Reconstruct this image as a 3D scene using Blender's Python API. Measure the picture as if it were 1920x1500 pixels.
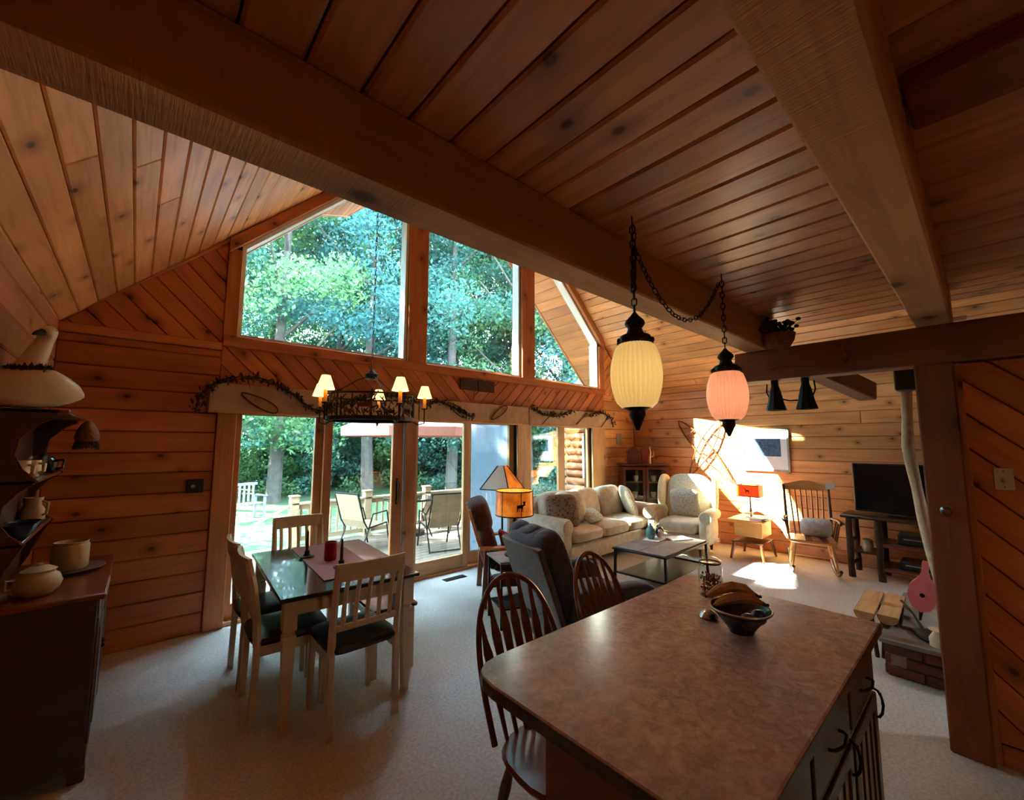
import bpy, math, random
import numpy as np
from mathutils import Vector, Matrix, Euler
R = math.radians
random.seed(7); rng = np.random.default_rng(7)
for o in list(bpy.data.objects): bpy.data.objects.remove(o)
sc = bpy.context.scene
COL = sc.collection

# ------------------------------------------------------------------ camera
cd = bpy.data.cameras.new('camera'); cam = bpy.data.objects.new('camera', cd); COL.objects.link(cam)
cd.sensor_width = 36.0; cd.lens = 788.4 / 1920 * 36; cd.clip_start = .02; cd.clip_end = 300
cam.location = (0, 0, 1.62)
cam.matrix_world = (Matrix.Translation((0, 0, 1.62)) @ Matrix.Rotation(R(-41.66), 4, 'Z')
                    @ Matrix.Rotation(R(95.85), 4, 'X') @ Matrix.Rotation(R(.11), 4, 'Z'))
sc.camera = cam

# ------------------------------------------------------------------ sky, sun, exposure
w = bpy.data.worlds.new('sky'); sc.world = w; w.use_nodes = True
nt = w.node_tree; bg = nt.nodes['Background']
bg.inputs[0].default_value = (.58, .77, 1.0, 1); bg.inputs[1].default_value = 10.0
sd = bpy.data.lights.new('sun', 'SUN'); so = bpy.data.objects.new('sun', sd); COL.objects.link(so)
SUN = Vector((1, -1.08, -1.2)).normalized()
so.rotation_euler = SUN.to_track_quat('-Z', 'Y').to_euler(); so.location = (-10, 14, 20)
sd.energy = 46; sd.angle = R(.6); sd.color = (1, .93, .8)
sc.view_settings.view_transform = 'Standard'; sc.view_settings.look = 'None'
sc.view_settings.exposure = 2.45; sc.view_settings.gamma = 1; sc.view_settings.use_curve_mapping = False
try:
    sc.cycles.use_denoising = True; sc.cycles.denoiser = 'OPENIMAGEDENOISE'
    sc.cycles.max_bounces = 10; sc.cycles.diffuse_bounces = 6; sc.cycles.transparent_max_bounces = 24
    sc.cycles.sample_clamp_indirect = 6; sc.cycles.caustics_reflective = False; sc.cycles.caustics_refractive = False
except Exception: pass

# ------------------------------------------------------------------ materials
def lin(r, g, b):
    f = lambda c: (c/255/12.92) if c/255 <= .04045 else ((c/255+.055)/1.055)**2.4
    return (f(r), f(g), f(b), 1)
MATS = {}
def newmat(name):
    m = bpy.data.materials.new(name); m.use_nodes = True; MATS[name] = m
    return m, m.node_tree, m.node_tree.nodes['Principled BSDF']
def N(nt, typ, **kw):
    n = nt.nodes.new(typ)
    for k, v in kw.items():
        if k.startswith('i_'): n.inputs[k[2:].replace('_', ' ')].default_value = v
        else: setattr(n, k, v)
    return n
def ramp(nt, fac, stops):
    r = N(nt, 'ShaderNodeValToRGB'); e = r.color_ramp.elements
    while len(e) < len(stops): e.new(.5)
    for el, (p, c) in zip(e, stops): el.position = p; el.color = c
    nt.links.new(fac, r.inputs[0]); return r.outputs[0]
def mixc(nt, a, b, fac, mode='MIX'):
    m = N(nt, 'ShaderNodeMix', data_type='RGBA', blend_type=mode)
    for s, v in ((m.inputs[0], fac), (m.inputs[6], a), (m.inputs[7], b)):
        if hasattr(v, 'is_linked'): nt.links.new(v, s)
        else: s.default_value = v
    return m.outputs[2]
def sh(c, k): return (c[0]*k, c[1]*k, c[2]*k, 1)
def plain(name, rgb, rough=.5, metal=0, var=.12, scale=30, bump=0, coat=0):
    m, nt, p = newmat(name); c = lin(*rgb)
    tc = N(nt, 'ShaderNodeTexCoord'); nz = N(nt, 'ShaderNodeTexNoise', i_Scale=scale, i_Detail=4)
    nt.links.new(tc.outputs['Object'], nz.inputs['Vector'])
    nt.links.new(ramp(nt, nz.outputs[0], [(.3, sh(c, 1-var)), (.7, sh(c, 1+var))]), p.inputs['Base Color'])
    p.inputs['Roughness'].default_value = rough; p.inputs['Metallic'].default_value = metal
    p.inputs['Coat Weight'].default_value = coat
    if bump:
        b = N(nt, 'ShaderNodeBump', i_Strength=bump, i_Distance=.01)
        nt.links.new(nz.outputs[0], b.inputs['Height']); nt.links.new(b.outputs[0], p.inputs['Normal'])
    return m
def wood(name, rgb, rough=.42, knots=1.0, grain=1.0, vary=.22, coat=0.0, saw=0.0, kscale=3.2, dark=.35):
    """grain along the object's own X; every object gets its own stretch of timber"""
    m, nt, p = newmat(name); c = lin(*rgb); L = nt.links.new
    tc = N(nt, 'ShaderNodeTexCoord'); oi = N(nt, 'ShaderNodeObjectInfo')
    off = N(nt, 'ShaderNodeVectorMath', operation='SCALE'); cmb = N(nt, 'ShaderNodeCombineXYZ', i_X=31.0, i_Y=17.0, i_Z=0.0)
    L(cmb.outputs[0], off.inputs[0]); L(oi.outputs['Random'], off.inputs['Scale'])
    add = N(nt, 'ShaderNodeVectorMath', operation='ADD'); L(tc.outputs['Object'], add.inputs[0]); L(off.outputs[0], add.inputs[1])
    mp = N(nt, 'ShaderNodeMapping'); mp.inputs['Scale'].default_value = (1.1, 14, 14); L(add.outputs[0], mp.inputs[0])
    n1 = N(nt, 'ShaderNodeTexNoise', i_Scale=1.6, i_Detail=6, i_Roughness=.62, i_Distortion=.6); L(mp.outputs[0], n1.inputs['Vector'])
    mp2 = N(nt, 'ShaderNodeMapping'); mp2.inputs['Scale'].default_value = (.9, 2.2, 2.2); L(add.outputs[0], mp2.inputs[0])
    n2 = N(nt, 'ShaderNodeTexNoise', i_Scale=1.4, i_Detail=3); L(mp2.outputs[0], n2.inputs['Vector'])
    col = ramp(nt, n1.outputs[0], [(.25, sh(c, 1-.34*grain)), (.52, c), (.8, sh(c, 1+.16*grain))])
    col = mixc(nt, col, ramp(nt, n2.outputs[0], [(.3, (.72, .66, .6, 1)), (.65, (1.08, 1.05, 1.0, 1))]), .8, 'MULTIPLY')
    if knots:
        mk = N(nt, 'ShaderNodeMapping'); mk.inputs['Scale'].default_value = (.7, 1, 1); L(add.outputs[0], mk.inputs[0])
        vo = N(nt, 'ShaderNodeTexVoronoi', voronoi_dimensions='2D', i_Scale=kscale, i_Randomness=1.0); L(mk.outputs[0], vo.inputs['Vector'])
        sep = N(nt, 'ShaderNodeSeparateColor'); L(vo.outputs['Color'], sep.inputs[0])
        keep = N(nt, 'ShaderNodeMath', operation='LESS_THAN'); keep.inputs[1].default_value = .62*knots; L(sep.outputs[0], keep.inputs[0])
        k1 = N(nt, 'ShaderNodeMapRange', i_From_Min=.03, i_From_Max=.09, i_To_Min=1.0, i_To_Max=0.0); L(vo.outputs['Distance'], k1.inputs[0])
        k2 = N(nt, 'ShaderNodeMapRange', i_From_Min=.08, i_From_Max=.22, i_To_Min=.4, i_To_Max=0.0); L(vo.outputs['Distance'], k2.inputs[0])
        mx = N(nt, 'ShaderNodeMath', operation='MAXIMUM'); L(k1.outputs[0], mx.inputs[0]); L(k2.outputs[0], mx.inputs[1])
        kk = N(nt, 'ShaderNodeMath', operation='MULTIPLY'); L(mx.outputs[0], kk.inputs[0]); L(keep.outputs[0], kk.inputs[1])
        col = mixc(nt, col, (c[0]*.16, c[1]*.11, c[2]*.1, 1), kk.outputs[0])
    rv = N(nt, 'ShaderNodeMapRange', i_To_Min=1-vary, i_To_Max=1+vary*.7); L(oi.outputs['Random'], rv.inputs[0])
    cc = N(nt, 'ShaderNodeCombineColor'); 
    for i in range(3): L(rv.outputs[0], cc.inputs[i])
    col = mixc(nt, col, cc.outputs[0], 1.0, 'MULTIPLY')
    L(col, p.inputs['Base Color']); p.inputs['Roughness'].default_value = rough; p.inputs['Coat Weight'].default_value = coat
    p.inputs['Coat Roughness'].default_value = .25
    b = N(nt, 'ShaderNodeBump', i_Strength=.12 + saw, i_Distance=.004); h = n1.outputs[0]
    if saw:
        ms = N(nt, 'ShaderNodeMapping'); ms.inputs['Scale'].default_value = (160, 9, 9); L(add.outputs[0], ms.inputs[0])
        n3 = N(nt, 'ShaderNodeTexNoise', i_Scale=1.0, i_Detail=3); L(ms.outputs[0], n3.inputs['Vector']); h = n3.outputs[0]
    L(h, b.inputs['Height']); L(b.outputs[0], p.inputs['Normal'])
    return m
def glow(name, rgb, strength, base=None):
    m, nt, p = newmat(name); c = lin(*rgb)
    p.inputs['Base Color'].default_value = lin(*(base or rgb)); p.inputs['Roughness'].default_value = .7
    p.inputs['Emission Color'].default_value = c; p.inputs['Emission Strength'].default_value = strength
    return m
def glassy(name, tint=(.86, .94, .93, 1), gloss=.9):
    m = bpy.data.materials.new(name); m.use_nodes = True; MATS[name] = m; nt = m.node_tree
    nt.nodes.remove(nt.nodes['Principled BSDF']); out = nt.nodes['Material Output']
    tr = N(nt, 'ShaderNodeBsdfTransparent'); tr.inputs[0].default_value = tint
    gl = N(nt, 'ShaderNodeBsdfGlossy', i_Roughness=.02); gl.inputs[0].default_value = (gloss, gloss, gloss, 1)
    lw = N(nt, 'ShaderNodeLayerWeight', i_Blend=.5); mx = N(nt, 'ShaderNodeMixShader')
    pw = N(nt, 'ShaderNodeMath', operation='POWER'); pw.inputs[1].default_value = 5; ma = N(nt, 'ShaderNodeMath', operation='MULTIPLY_ADD')
    ma.inputs[1].default_value = .94; ma.inputs[2].default_value = .05; nt.links.new(lw.outputs['Facing'], pw.inputs[0]); nt.links.new(pw.outputs[0], ma.inputs[0])
    for a, b in ((ma.outputs[0], mx.inputs[0]), (tr.outputs[0], mx.inputs[1]), (gl.outputs[0], mx.inputs[2]), (mx.outputs[0], out.inputs[0])): nt.links.new(a, b)
    return m
def cloth(name, rgb, rgb2=None, scale=60, rough=.9, bump=.25, stops=(.35, .65), kind='noise'):
    m, nt, p = newmat(name); c = lin(*rgb); c2 = lin(*rgb2) if rgb2 else sh(c, .8)
    tc = N(nt, 'ShaderNodeTexCoord')
    nz = N(nt, 'ShaderNodeTexNoise', i_Scale=scale, i_Detail=4) if kind == 'noise' else N(nt, 'ShaderNodeTexVoronoi', i_Scale=scale)
    nt.links.new(tc.outputs['Object'], nz.inputs['Vector'])
    nt.links.new(ramp(nt, nz.outputs[0], [(stops[0], c2), (stops[1], c)]), p.inputs['Base Color'])
    p.inputs['Roughness'].default_value = rough; p.inputs['Sheen Weight'].default_value = .15
    nf = N(nt, 'ShaderNodeTexNoise', i_Scale=350, i_Detail=2); nt.links.new(tc.outputs['Object'], nf.inputs['Vector'])
    b = N(nt, 'ShaderNodeBump', i_Strength=bump, i_Distance=.004); nt.links.new(nf.outputs[0], b.inputs['Height']); nt.links.new(b.outputs[0], p.inputs['Normal'])
    return m

wood('pine', (222, 160, 102), rough=.42, kscale=4.0)
wood('pine_ceiling', (228, 164, 104), rough=.38)
wood('pine_loft', (216, 162, 122), rough=.32)
wood('pine_red', (194, 114, 62), rough=.45)  # darker than pine: back-lit shade of the gable wall put into colour
wood('pine_trim', (186, 118, 70), rough=.45, knots=.35)
wood('pine_pale', (206, 158, 106), rough=.5, knots=.3)  # on the right-hand frames this paler tone stands in for sunlight
wood('beam', (214, 164, 114), rough=.75, knots=.8, saw=.5, kscale=1.7, grain=.8)
wood('beam_dark', (138, 78, 42), rough=.7, knots=.5, saw=.3, kscale=1.7)
wood('oak', (112, 54, 28), rough=.32, knots=0, coat=.3, vary=.05)
wood('cherry', (84, 36, 24), rough=.35, knots=0, vary=.05, coat=.2)
wood('walnut', (58, 34, 24), rough=.35, knots=0, vary=.05, coat=.2)
wood('honey', (206, 150, 88), rough=.35, knots=0, vary=.05, coat=.2)
wood('hutch_wood', (74, 42, 27), rough=.45, knots=0, vary=.05)
wood('hutch_top', (120, 62, 34), rough=.3, knots=0, vary=.05, coat=.3)
wood('log_bark', (70, 48, 34), rough=.9, knots=0, saw=.6)
wood('log_cut', (206, 160, 104), rough=.8, knots=.3)
wood('driftwood', (220, 196, 162), rough=.7, knots=.3)
wood('deck_wood', (120, 104, 88), rough=.8, knots=.2)
wood('rail_wood', (156, 132, 100), rough=.8, knots=.3)
wood('log_siding', (140, 76, 40), rough=.6, knots=.5)
plain('cream_paint', (206, 186, 156), rough=.45, var=.05)
plain('dark_top', (44, 40, 38), rough=.16, var=.15, coat=.4)
plain('black_vinyl', (34, 26, 26), rough=.3, var=.2)
plain('iron', (22, 18, 16), rough=.5, metal=.6, var=.2)
plain('bronze', (46, 30, 20), rough=.45, metal=.7, var=.25)
plain('black_plastic', (14, 14, 15), rough=.35, var=.1)
plain('chrome', (190, 190, 190), rough=.2, metal=1, var=.03)
plain('white_plastic', (226, 222, 208), rough=.4, var=.03)
plain('ivory_plastic', (198, 182, 146), rough=.45, var=.03)
plain('mortar', (150, 130, 112), rough=.95, var=.2, bump=.3)
plain('slate', (128, 112, 100), rough=.7, var=.18, scale=8, bump=.2)
plain('grey_stone', (140, 136, 126), rough=.8, var=.12, scale=14, bump=.3)
plain('red_candle', (150, 16, 30), rough=.3, var=.08)
plain('dark_candle', (58, 22, 18), rough=.4, var=.08)
plain('runner', (150, 78, 66), rough=.7, var=.12, scale=90)
plain('pink_leather', (238, 124, 128), rough=.45, var=.08)
plain('white_glaze', (224, 206, 172), rough=.35, var=.06, scale=8)
plain('stoneware', (186, 160, 118), rough=.35, var=.12, scale=14)
plain('blue_glaze', (40, 48, 72), rough=.25, var=.3, scale=20)
plain('black_glaze', (22, 22, 26), rough=.2, var=.2)
plain('pewter', (150, 140, 128), rough=.35, metal=.7, var=.15)
plain('wicker', (120, 78, 44), rough=.8, var=.4, scale=80, bump=.4)
plain('dried_brown', (66, 44, 34), rough=.9, var=.4, scale=60)
plain('dried_dark', (44, 38, 30), rough=.9, var=.4, scale=60)
plain('berry_red', (110, 30, 28), rough=.5, var=.3)
plain('twig', (72, 48, 34), rough=.9, var=.3)
plain('banana', (164, 108, 42), rough=.5, var=.35, scale=26)
plain('banana_tip', (44, 30, 20), rough=.7, var=.2)
plain('plum', (52, 54, 84), rough=.35, var=.2)
plain('potpourri', (142, 96, 58), rough=.8, var=.5, scale=70)
plain('teal_glass', (120, 176, 170), rough=.15, var=.25, scale=30)
plain('paper_white', (232, 230, 224), rough=.7, var=.03)
plain('red_book', (200, 36, 48), rough=.5, var=.05)
plain('umbrella_cloth', (190, 116, 100), rough=.8, var=.08)
plain('sling', (150, 126, 96), rough=.8, var=.08)
plain('grey_paint', (104, 112, 118), rough=.6, var=.05)
plain('tree_bark', (70, 62, 56), rough=.95, var=.35, scale=6, bump=.5)
plain('blue_item', (70, 110, 180), rough=.5, var=.1)
plain('cab_panel', (150, 140, 140), rough=.35, var=.04)
plain('plank_gap', (40, 24, 14), rough=.95, var=.1)
plain('shingle', (92, 84, 78), rough=.95, var=.3)
plain('mat_blue', (150, 170, 196), rough=.8, var=.03)
plain('mat_white', (216, 226, 236), rough=.8, var=.02)
plain('frame_grey', (150, 148, 140), rough=.5, var=.1)
plain('rawhide', (196, 160, 96), rough=.6, var=.15)
cloth('sofa_fabric', (216, 202, 176), (196, 178, 150), scale=14)
cloth('quilt_fabric', (206, 192, 164), (170, 152, 124), scale=40, kind='voronoi', stops=(.05, .5))
cloth('pillow_dark', (132, 112, 92), (70, 56, 46), scale=26, kind='voronoi', stops=(.2, .5))
cloth('pillow_blue', (196, 196, 190), (96, 110, 130), scale=44, kind='voronoi', stops=(.2, .45))
cloth('pillow_pattern', (200, 190, 170), (150, 130, 96), scale=44, kind='voronoi', stops=(.2, .45))
cloth('towel_print', (250, 250, 250), (212, 226, 238), scale=18)
cloth('recliner_fabric', (70, 56, 60), (50, 40, 44), scale=30)
cloth('recliner_back', (104, 84, 76), (84, 68, 62), scale=40)
cloth('morris_fabric', (84, 54, 48), (62, 40, 36), scale=30)
cloth('valance_cloth', (186, 156, 126), (168, 136, 108), scale=12)
cloth('wreath_print', (96, 72, 56), (70, 52, 42), scale=12)
glow('candle_shade', (255, 206, 120), .55, (236, 214, 170))
glow('tv_led', (190, 40, 40), .4)
plain('screen', (12, 14, 18), rough=.12, var=.05)
plain('art_ink', (70, 96, 130), rough=.8, var=.6, scale=40)
glassy('window_glass'); glassy('jar_glass', (.95, .97, .96, 1)); glassy('cabinet_glass', (.8, .85, .85, 1))
# carpet
m, nt, p = newmat('carpet'); tc = N(nt, 'ShaderNodeTexCoord')
n1 = N(nt, 'ShaderNodeTexNoise', i_Scale=260, i_Detail=2); n2 = N(nt, 'ShaderNodeTexNoise', i_Scale=2.2, i_Detail=4); n3 = N(nt, 'ShaderNodeTexNoise', i_Scale=60, i_Detail=3)
for n in (n1, n2, n3): nt.links.new(tc.outputs['Object'], n.inputs['Vector'])
c1 = ramp(nt, n3.outputs[0], [(.3, lin(188, 180, 172)), (.7, lin(222, 217, 211))])
nt.links.new(mixc(nt, c1, ramp(nt, n2.outputs[0], [(.35, (.9, .88, .86, 1)), (.65, (1, 1, 1, 1))]), 1.0, 'MULTIPLY'), p.inputs['Base Color'])
p.inputs['Roughness'].default_value = .97; p.inputs['Sheen Weight'].default_value = .2
b = N(nt, 'ShaderNodeBump', i_Strength=.7, i_Distance=.012); nt.links.new(n1.outputs[0], b.inputs['Height']); nt.links.new(b.outputs[0], p.inputs['Normal'])
# laminate worktop
m, nt, p = newmat('laminate'); tc = N(nt, 'ShaderNodeTexCoord')
n1 = N(nt, 'ShaderNodeTexNoise', i_Scale=26, i_Detail=8, i_Roughness=.7, i_Distortion=.8); n2 = N(nt, 'ShaderNodeTexNoise', i_Scale=7, i_Detail=4)
for n in (n1, n2): nt.links.new(tc.outputs['Object'], n.inputs['Vector'])
c1 = ramp(nt, n1.outputs[0], [(.3, lin(140, 110, 108)), (.5, lin(176, 144, 134)), (.72, lin(204, 178, 164))])
c2 = ramp(nt, n2.outputs[0], [(.35, (.82, .84, .9, 1)), (.65, (1.08, 1.0, .95, 1))])
nt.links.new(mixc(nt, c1, c2, 1.0, 'MULTIPLY'), p.inputs['Base Color']); p.inputs['Roughness'].default_value = .2
# brick
m, nt, p = newmat('brick_red'); tc = N(nt, 'ShaderNodeTexCoord'); oi = N(nt, 'ShaderNodeObjectInfo')
n1 = N(nt, 'ShaderNodeTexNoise', i_Scale=40, i_Detail=6); nt.links.new(tc.outputs['Object'], n1.inputs['Vector'])
c1 = ramp(nt, oi.outputs['Random'], [(0, lin(96, 48, 36)), (.5, lin(120, 66, 48)), (1, lin(84, 58, 48))])
nt.links.new(mixc(nt, c1, ramp(nt, n1.outputs[0], [(.3, (.7, .7, .7, 1)), (.7, (1.15, 1.1, 1.1, 1))]), 1.0, 'MULTIPLY'), p.inputs['Base Color']); p.inputs['Roughness'].default_value = .9
# leaves and lawn
def leaf(name, rgb, rgb2):
    m, nt, p = newmat(name); out = nt.nodes['Material Output']
    tc = N(nt, 'ShaderNodeTexCoord'); nz = N(nt, 'ShaderNodeTexNoise', i_Scale=.5, i_Detail=9, i_Roughness=.75); nt.links.new(tc.outputs['Object'], nz.inputs['Vector'])
    c = ramp(nt, nz.outputs[0], [(.3, lin(*rgb)), (.7, lin(*rgb2))])
    d = N(nt, 'ShaderNodeBsdfDiffuse'); t = N(nt, 'ShaderNodeBsdfTranslucent'); mx = N(nt, 'ShaderNodeMixShader'); mx.inputs[0].default_value = .45
    nt.links.new(c, d.inputs[0]); nt.links.new(c, t.inputs[0]); nt.links.new(d.outputs[0], mx.inputs[1]); nt.links.new(t.outputs[0], mx.inputs[2]); nt.links.new(mx.outputs[0], out.inputs[0])
leaf('leaf_green', (44, 80, 76), (86, 124, 104)); leaf('leaf_haze', (50, 90, 94), (90, 130, 126)); leaf('leaf_bright', (62, 100, 72), (118, 150, 98))  # bluish haze of the distant wood is put into the leaf colours
m, nt, p = newmat('lawn'); tc = N(nt, 'ShaderNodeTexCoord'); n1 = N(nt, 'ShaderNodeTexNoise', i_Scale=.35, i_Detail=8); nt.links.new(tc.outputs['Object'], n1.inputs['Vector'])
nt.links.new(ramp(nt, n1.outputs[0], [(.3, lin(34, 66, 36)), (.7, lin(60, 84, 46))]), p.inputs['Base Color']); p.inputs['Roughness'].default_value = .95
# ribbed pendant glass and mica shades
def shade(name, rgb, trans, emit=0, ergb=None):
    m, nt, p = newmat(name); out = nt.nodes['Material Output']; c = lin(*rgb)
    t = N(nt, 'ShaderNodeBsdfTranslucent'); t.inputs[0].default_value = c; p.inputs['Base Color'].default_value = c; p.inputs['Roughness'].default_value = .3
    if emit: p.inputs['Emission Color'].default_value = lin(*(ergb or rgb)); p.inputs['Emission Strength'].default_value = emit
    mx = N(nt, 'ShaderNodeMixShader'); mx.inputs[0].default_value = trans
    nt.links.new(p.outputs[0], mx.inputs[1]); nt.links.new(t.outputs[0], mx.inputs[2]); nt.links.new(mx.outputs[0], out.inputs[0])
shade('cream_glass', (240, 226, 176), .3, .05, (255, 220, 150)); shade('pink_glass', (248, 208, 186), .3, .06, (255, 180, 140))
m, nt, p = newmat('mica'); tc = N(nt, 'ShaderNodeTexCoord'); n1 = N(nt, 'ShaderNodeTexNoise', i_Scale=9, i_Detail=4); nt.links.new(tc.outputs['Object'], n1.inputs['Vector'])
c = ramp(nt, n1.outputs[0], [(.3, lin(170, 70, 14)), (.7, lin(240, 140, 44))])
nt.links.new(c, p.inputs['Base Color']); nt.links.new(c, p.inputs['Emission Color']); p.inputs['Emission Strength'].default_value = .13; p.inputs['Roughness'].default_value = .4
shade('mica_dim', (226, 120, 40), .45); shade('shade_sunlit', (236, 232, 220), .4)

# ------------------------------------------------------------------ mesh helpers
def fr(v):
    v = Vector(v).normalized(); a = Vector((0, 0, 1)) if abs(v.z) < .9 else Vector((1, 0, 0))
    x = a.cross(v).normalized(); return x, v.cross(x), v
class MB:
    def __init__(s): s.v = []; s.f = []
    def add(s, vs, fs, M=None):
        o = len(s.v); s.v += [tuple(M @ Vector(p)) for p in vs] if M is not None else [tuple(p) for p in vs]
        s.f += [tuple(i+o for i in f) for f in fs]; return s
    def box(s, x0, x1, y0, y1, z0, z1, M=None):
        return s.add([(x0,y0,z0),(x1,y0,z0),(x1,y1,z0),(x0,y1,z0),(x0,y0,z1),(x1,y0,z1),(x1,y1,z1),(x0,y1,z1)],
                     [(3,2,1,0),(4,5,6,7),(0,1,5,4),(1,2,6,5),(2,3,7,6),(3,0,4,7)], M)
    def cbox(s, c, sz, b=.004, M=None):
        hx, hy, hz = sz[0]/2, sz[1]/2, sz[2]/2; b = min(b, hx*.9, hy*.9, hz*.9); vs = []; idx = {}
        for i in (-1, 1):
            for j in (-1, 1):
                for k in (-1, 1):
                    for a in range(3):
                        p = [i*hx, j*hy, k*hz]
                        for q in range(3):
                            if q != a: p[q] -= (i, j, k)[q]*b
                        idx[(i, j, k, a)] = len(vs); vs.append((c[0]+p[0], c[1]+p[1], c[2]+p[2]))
        fs = []
        for a in range(3):
            u, v = (a+1) % 3, (a+2) % 3
            for sg in (-1, 1):
                q = []
                for su, sv in ((-1,-1),(1,-1),(1,1),(-1,1)):
                    t = [0, 0, 0]; t[a] = sg; t[u] = su; t[v] = sv; q.append(idx[(*t, a)])
                fs.append(q if sg > 0 else q[::-1])
        for a in range(3):
            u, v = (a+1) % 3, (a+2) % 3
            for su in (-1, 1):
                for sv in (-1, 1):
                    t0 = [0]*3; t1 = [0]*3; t0[a] = -1; t1[a] = 1
                    for t in (t0, t1): t[u] = su; t[v] = sv
                    q = [idx[(*t0, u)], idx[(*t1, u)], idx[(*t1, v)], idx[(*t0, v)]]
                    fs.append(q if su*sv < 0 else q[::-1])
        for i in (-1, 1):
            for j in (-1, 1):
                for k in (-1, 1):
                    q = [idx[(i, j, k, a)] for a in range(3)]; fs.append(q if i*j*k > 0 else q[::-1])
        return s.add(vs, fs, M)
    def bar(s, p0, p1, wx, wy, b=.003, up=None):
        """rectangular bar from p0 to p1"""
        p0, p1 = Vector(p0), Vector(p1); d = (p1-p0); L = d.length; z = d.normalized()
        x = Vector(up).cross(z).normalized() if up is not None else fr(z)[0]
        y = z.cross(x); M = Matrix((x, y, z)).transposed().to_4x4(); M.translation = (p0+p1)/2
        return s.cbox((0, 0, 0), (wx, wy, L), b, M)
    def tube(s, pts, r, n=8, closed=False, caps=True):
        pts = [Vector(p) for p in pts]; m = len(pts); rs = r if isinstance(r, (list, tuple)) else [r]*m
        vs = []; fs = []; x = None
        for i, p in enumerate(pts):
            t = (pts[(i+1) % m]-pts[i-1]) if closed else (pts[min(i+1, m-1)]-pts[max(i-1, 0)])
            if t.length < 1e-9: t = Vector((0, 0, 1))
            t.normalize()
            if x is None: x = fr(t)[0]
            x = (x - t*x.dot(t)); x = x.normalized() if x.length > 1e-6 else fr(t)[0]
            y = t.cross(x)
            for k in range(n):
                a = 2*math.pi*k/n; vs.append(p+(x*math.cos(a)+y*math.sin(a))*rs[i])
        for i in range(m if closed else m-1):
            j = (i+1) % m
            for k in range(n): fs.append((i*n+k, i*n+(k+1) % n, j*n+(k+1) % n, j*n+k))
        if caps and not closed: fs.append(tuple(range(n))[::-1]); fs.append(tuple((m-1)*n+k for k in range(n)))
        return s.add(vs, fs)
    def cyl(s, p0, p1, r0, r1=None, n=12): return s.tube([p0, p1], [r0, r0 if r1 is None else r1], n)
    def lathe(s, prof, n=20, c=(0, 0, 0), M=None, rib=None):
        vs = []; fs = []
        for i, (r, z) in enumerate(prof):
            for k in range(n):
                a = 2*math.pi*k/n; rr = max(r, .0004)*(1 if rib is None else rib(k, i)); vs.append((c[0]+rr*math.cos(a), c[1]+rr*math.sin(a), c[2]+z))
        for i in range(len(prof)-1):
            for k in range(n): fs.append((i*n+k, i*n+(k+1) % n, (i+1)*n+(k+1) % n, (i+1)*n+k))
        fs.append(tuple(range(n))[::-1]); fs.append(tuple((len(prof)-1)*n+k for k in range(n)))
        return s.add(vs, fs, M)
    def sup(s, c, r, e=.35, e2=None, nu=20, nv=12, M=None):
        """super-ellipsoid: e small = boxy, 1 = ellipsoid"""
        e2 = e if e2 is None else e2; vs = []; fs = []
        g = lambda x, p: math.copysign(abs(x)**p, x)
        for j in range(nv+1):
            ph = -math.pi/2+math.pi*j/nv
            for k in range(nu):
                th = 2*math.pi*k/nu
                vs.append((c[0]+r[0]*g(math.cos(ph), e2)*g(math.cos(th), e), c[1]+r[1]*g(math.cos(ph), e2)*g(math.sin(th), e), c[2]+r[2]*g(math.sin(ph), e2)))
        for j in range(nv):
            for k in range(nu): fs.append((j*nu+k, j*nu+(k+1) % nu, (j+1)*nu+(k+1) % nu, (j+1)*nu+k))
        return s.add(vs, fs, M)
    def prism(s, poly, h0, h1, M=None, ch=0):
        """polygon in local XY, extruded along Z from h0 to h1"""
        n = len(poly); vs = [(x, y, h0) for x, y in poly]+[(x, y, h1) for x, y in poly]
        fs = [tuple(range(n))[::-1], tuple(range(n, 2*n))]+[(i, (i+1) % n, n+(i+1) % n, n+i) for i in range(n)]
        return s.add(vs, fs, M)
    def build(s, name, mat, parent=None, loc=None, rot=None, smooth=38):
        me = bpy.data.meshes.new(name); me.from_pydata(s.v, [], s.f); me.validate(); me.update()
        me.materials.append(MATS[mat] if isinstance(mat, str) else mat)
        if smooth:
            me.shade_smooth(); me.set_sharp_from_angle(angle=R(smooth))
        o = bpy.data.objects.new(name, me); COL.objects.link(o)
        if parent is not None: o.parent = parent
        if loc is not None: o.location = loc
        if rot is not None: o.rotation_euler = rot
        return o
def XZ(y): return Matrix(((1,0,0,0),(0,0,-1,y),(0,1,0,0),(0,0,0,1)))      # local (x,y,h) -> world (x, y-h, y)
def tag(o, label=None, cat=None, group=None, kind=None):
    if label: o['label'] = label
    if cat: o['category'] = cat
    if group: o['group'] = group
    if kind: o['kind'] = kind
    return o
def thing(name, label, cat, loc=(0, 0, 0), rz=0, group=None):
    o = bpy.data.objects.new(name, None); COL.objects.link(o); o.empty_display_size = .05
    o.location = loc; o.rotation_euler = (0, 0, R(rz)); return tag(o, label, cat, group)
def copy_tree(o, parent=None):
    c = o.copy(); COL.objects.link(c); c.parent = parent
    for ch in list(o.children): copy_tree(ch, c)
    return c
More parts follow.
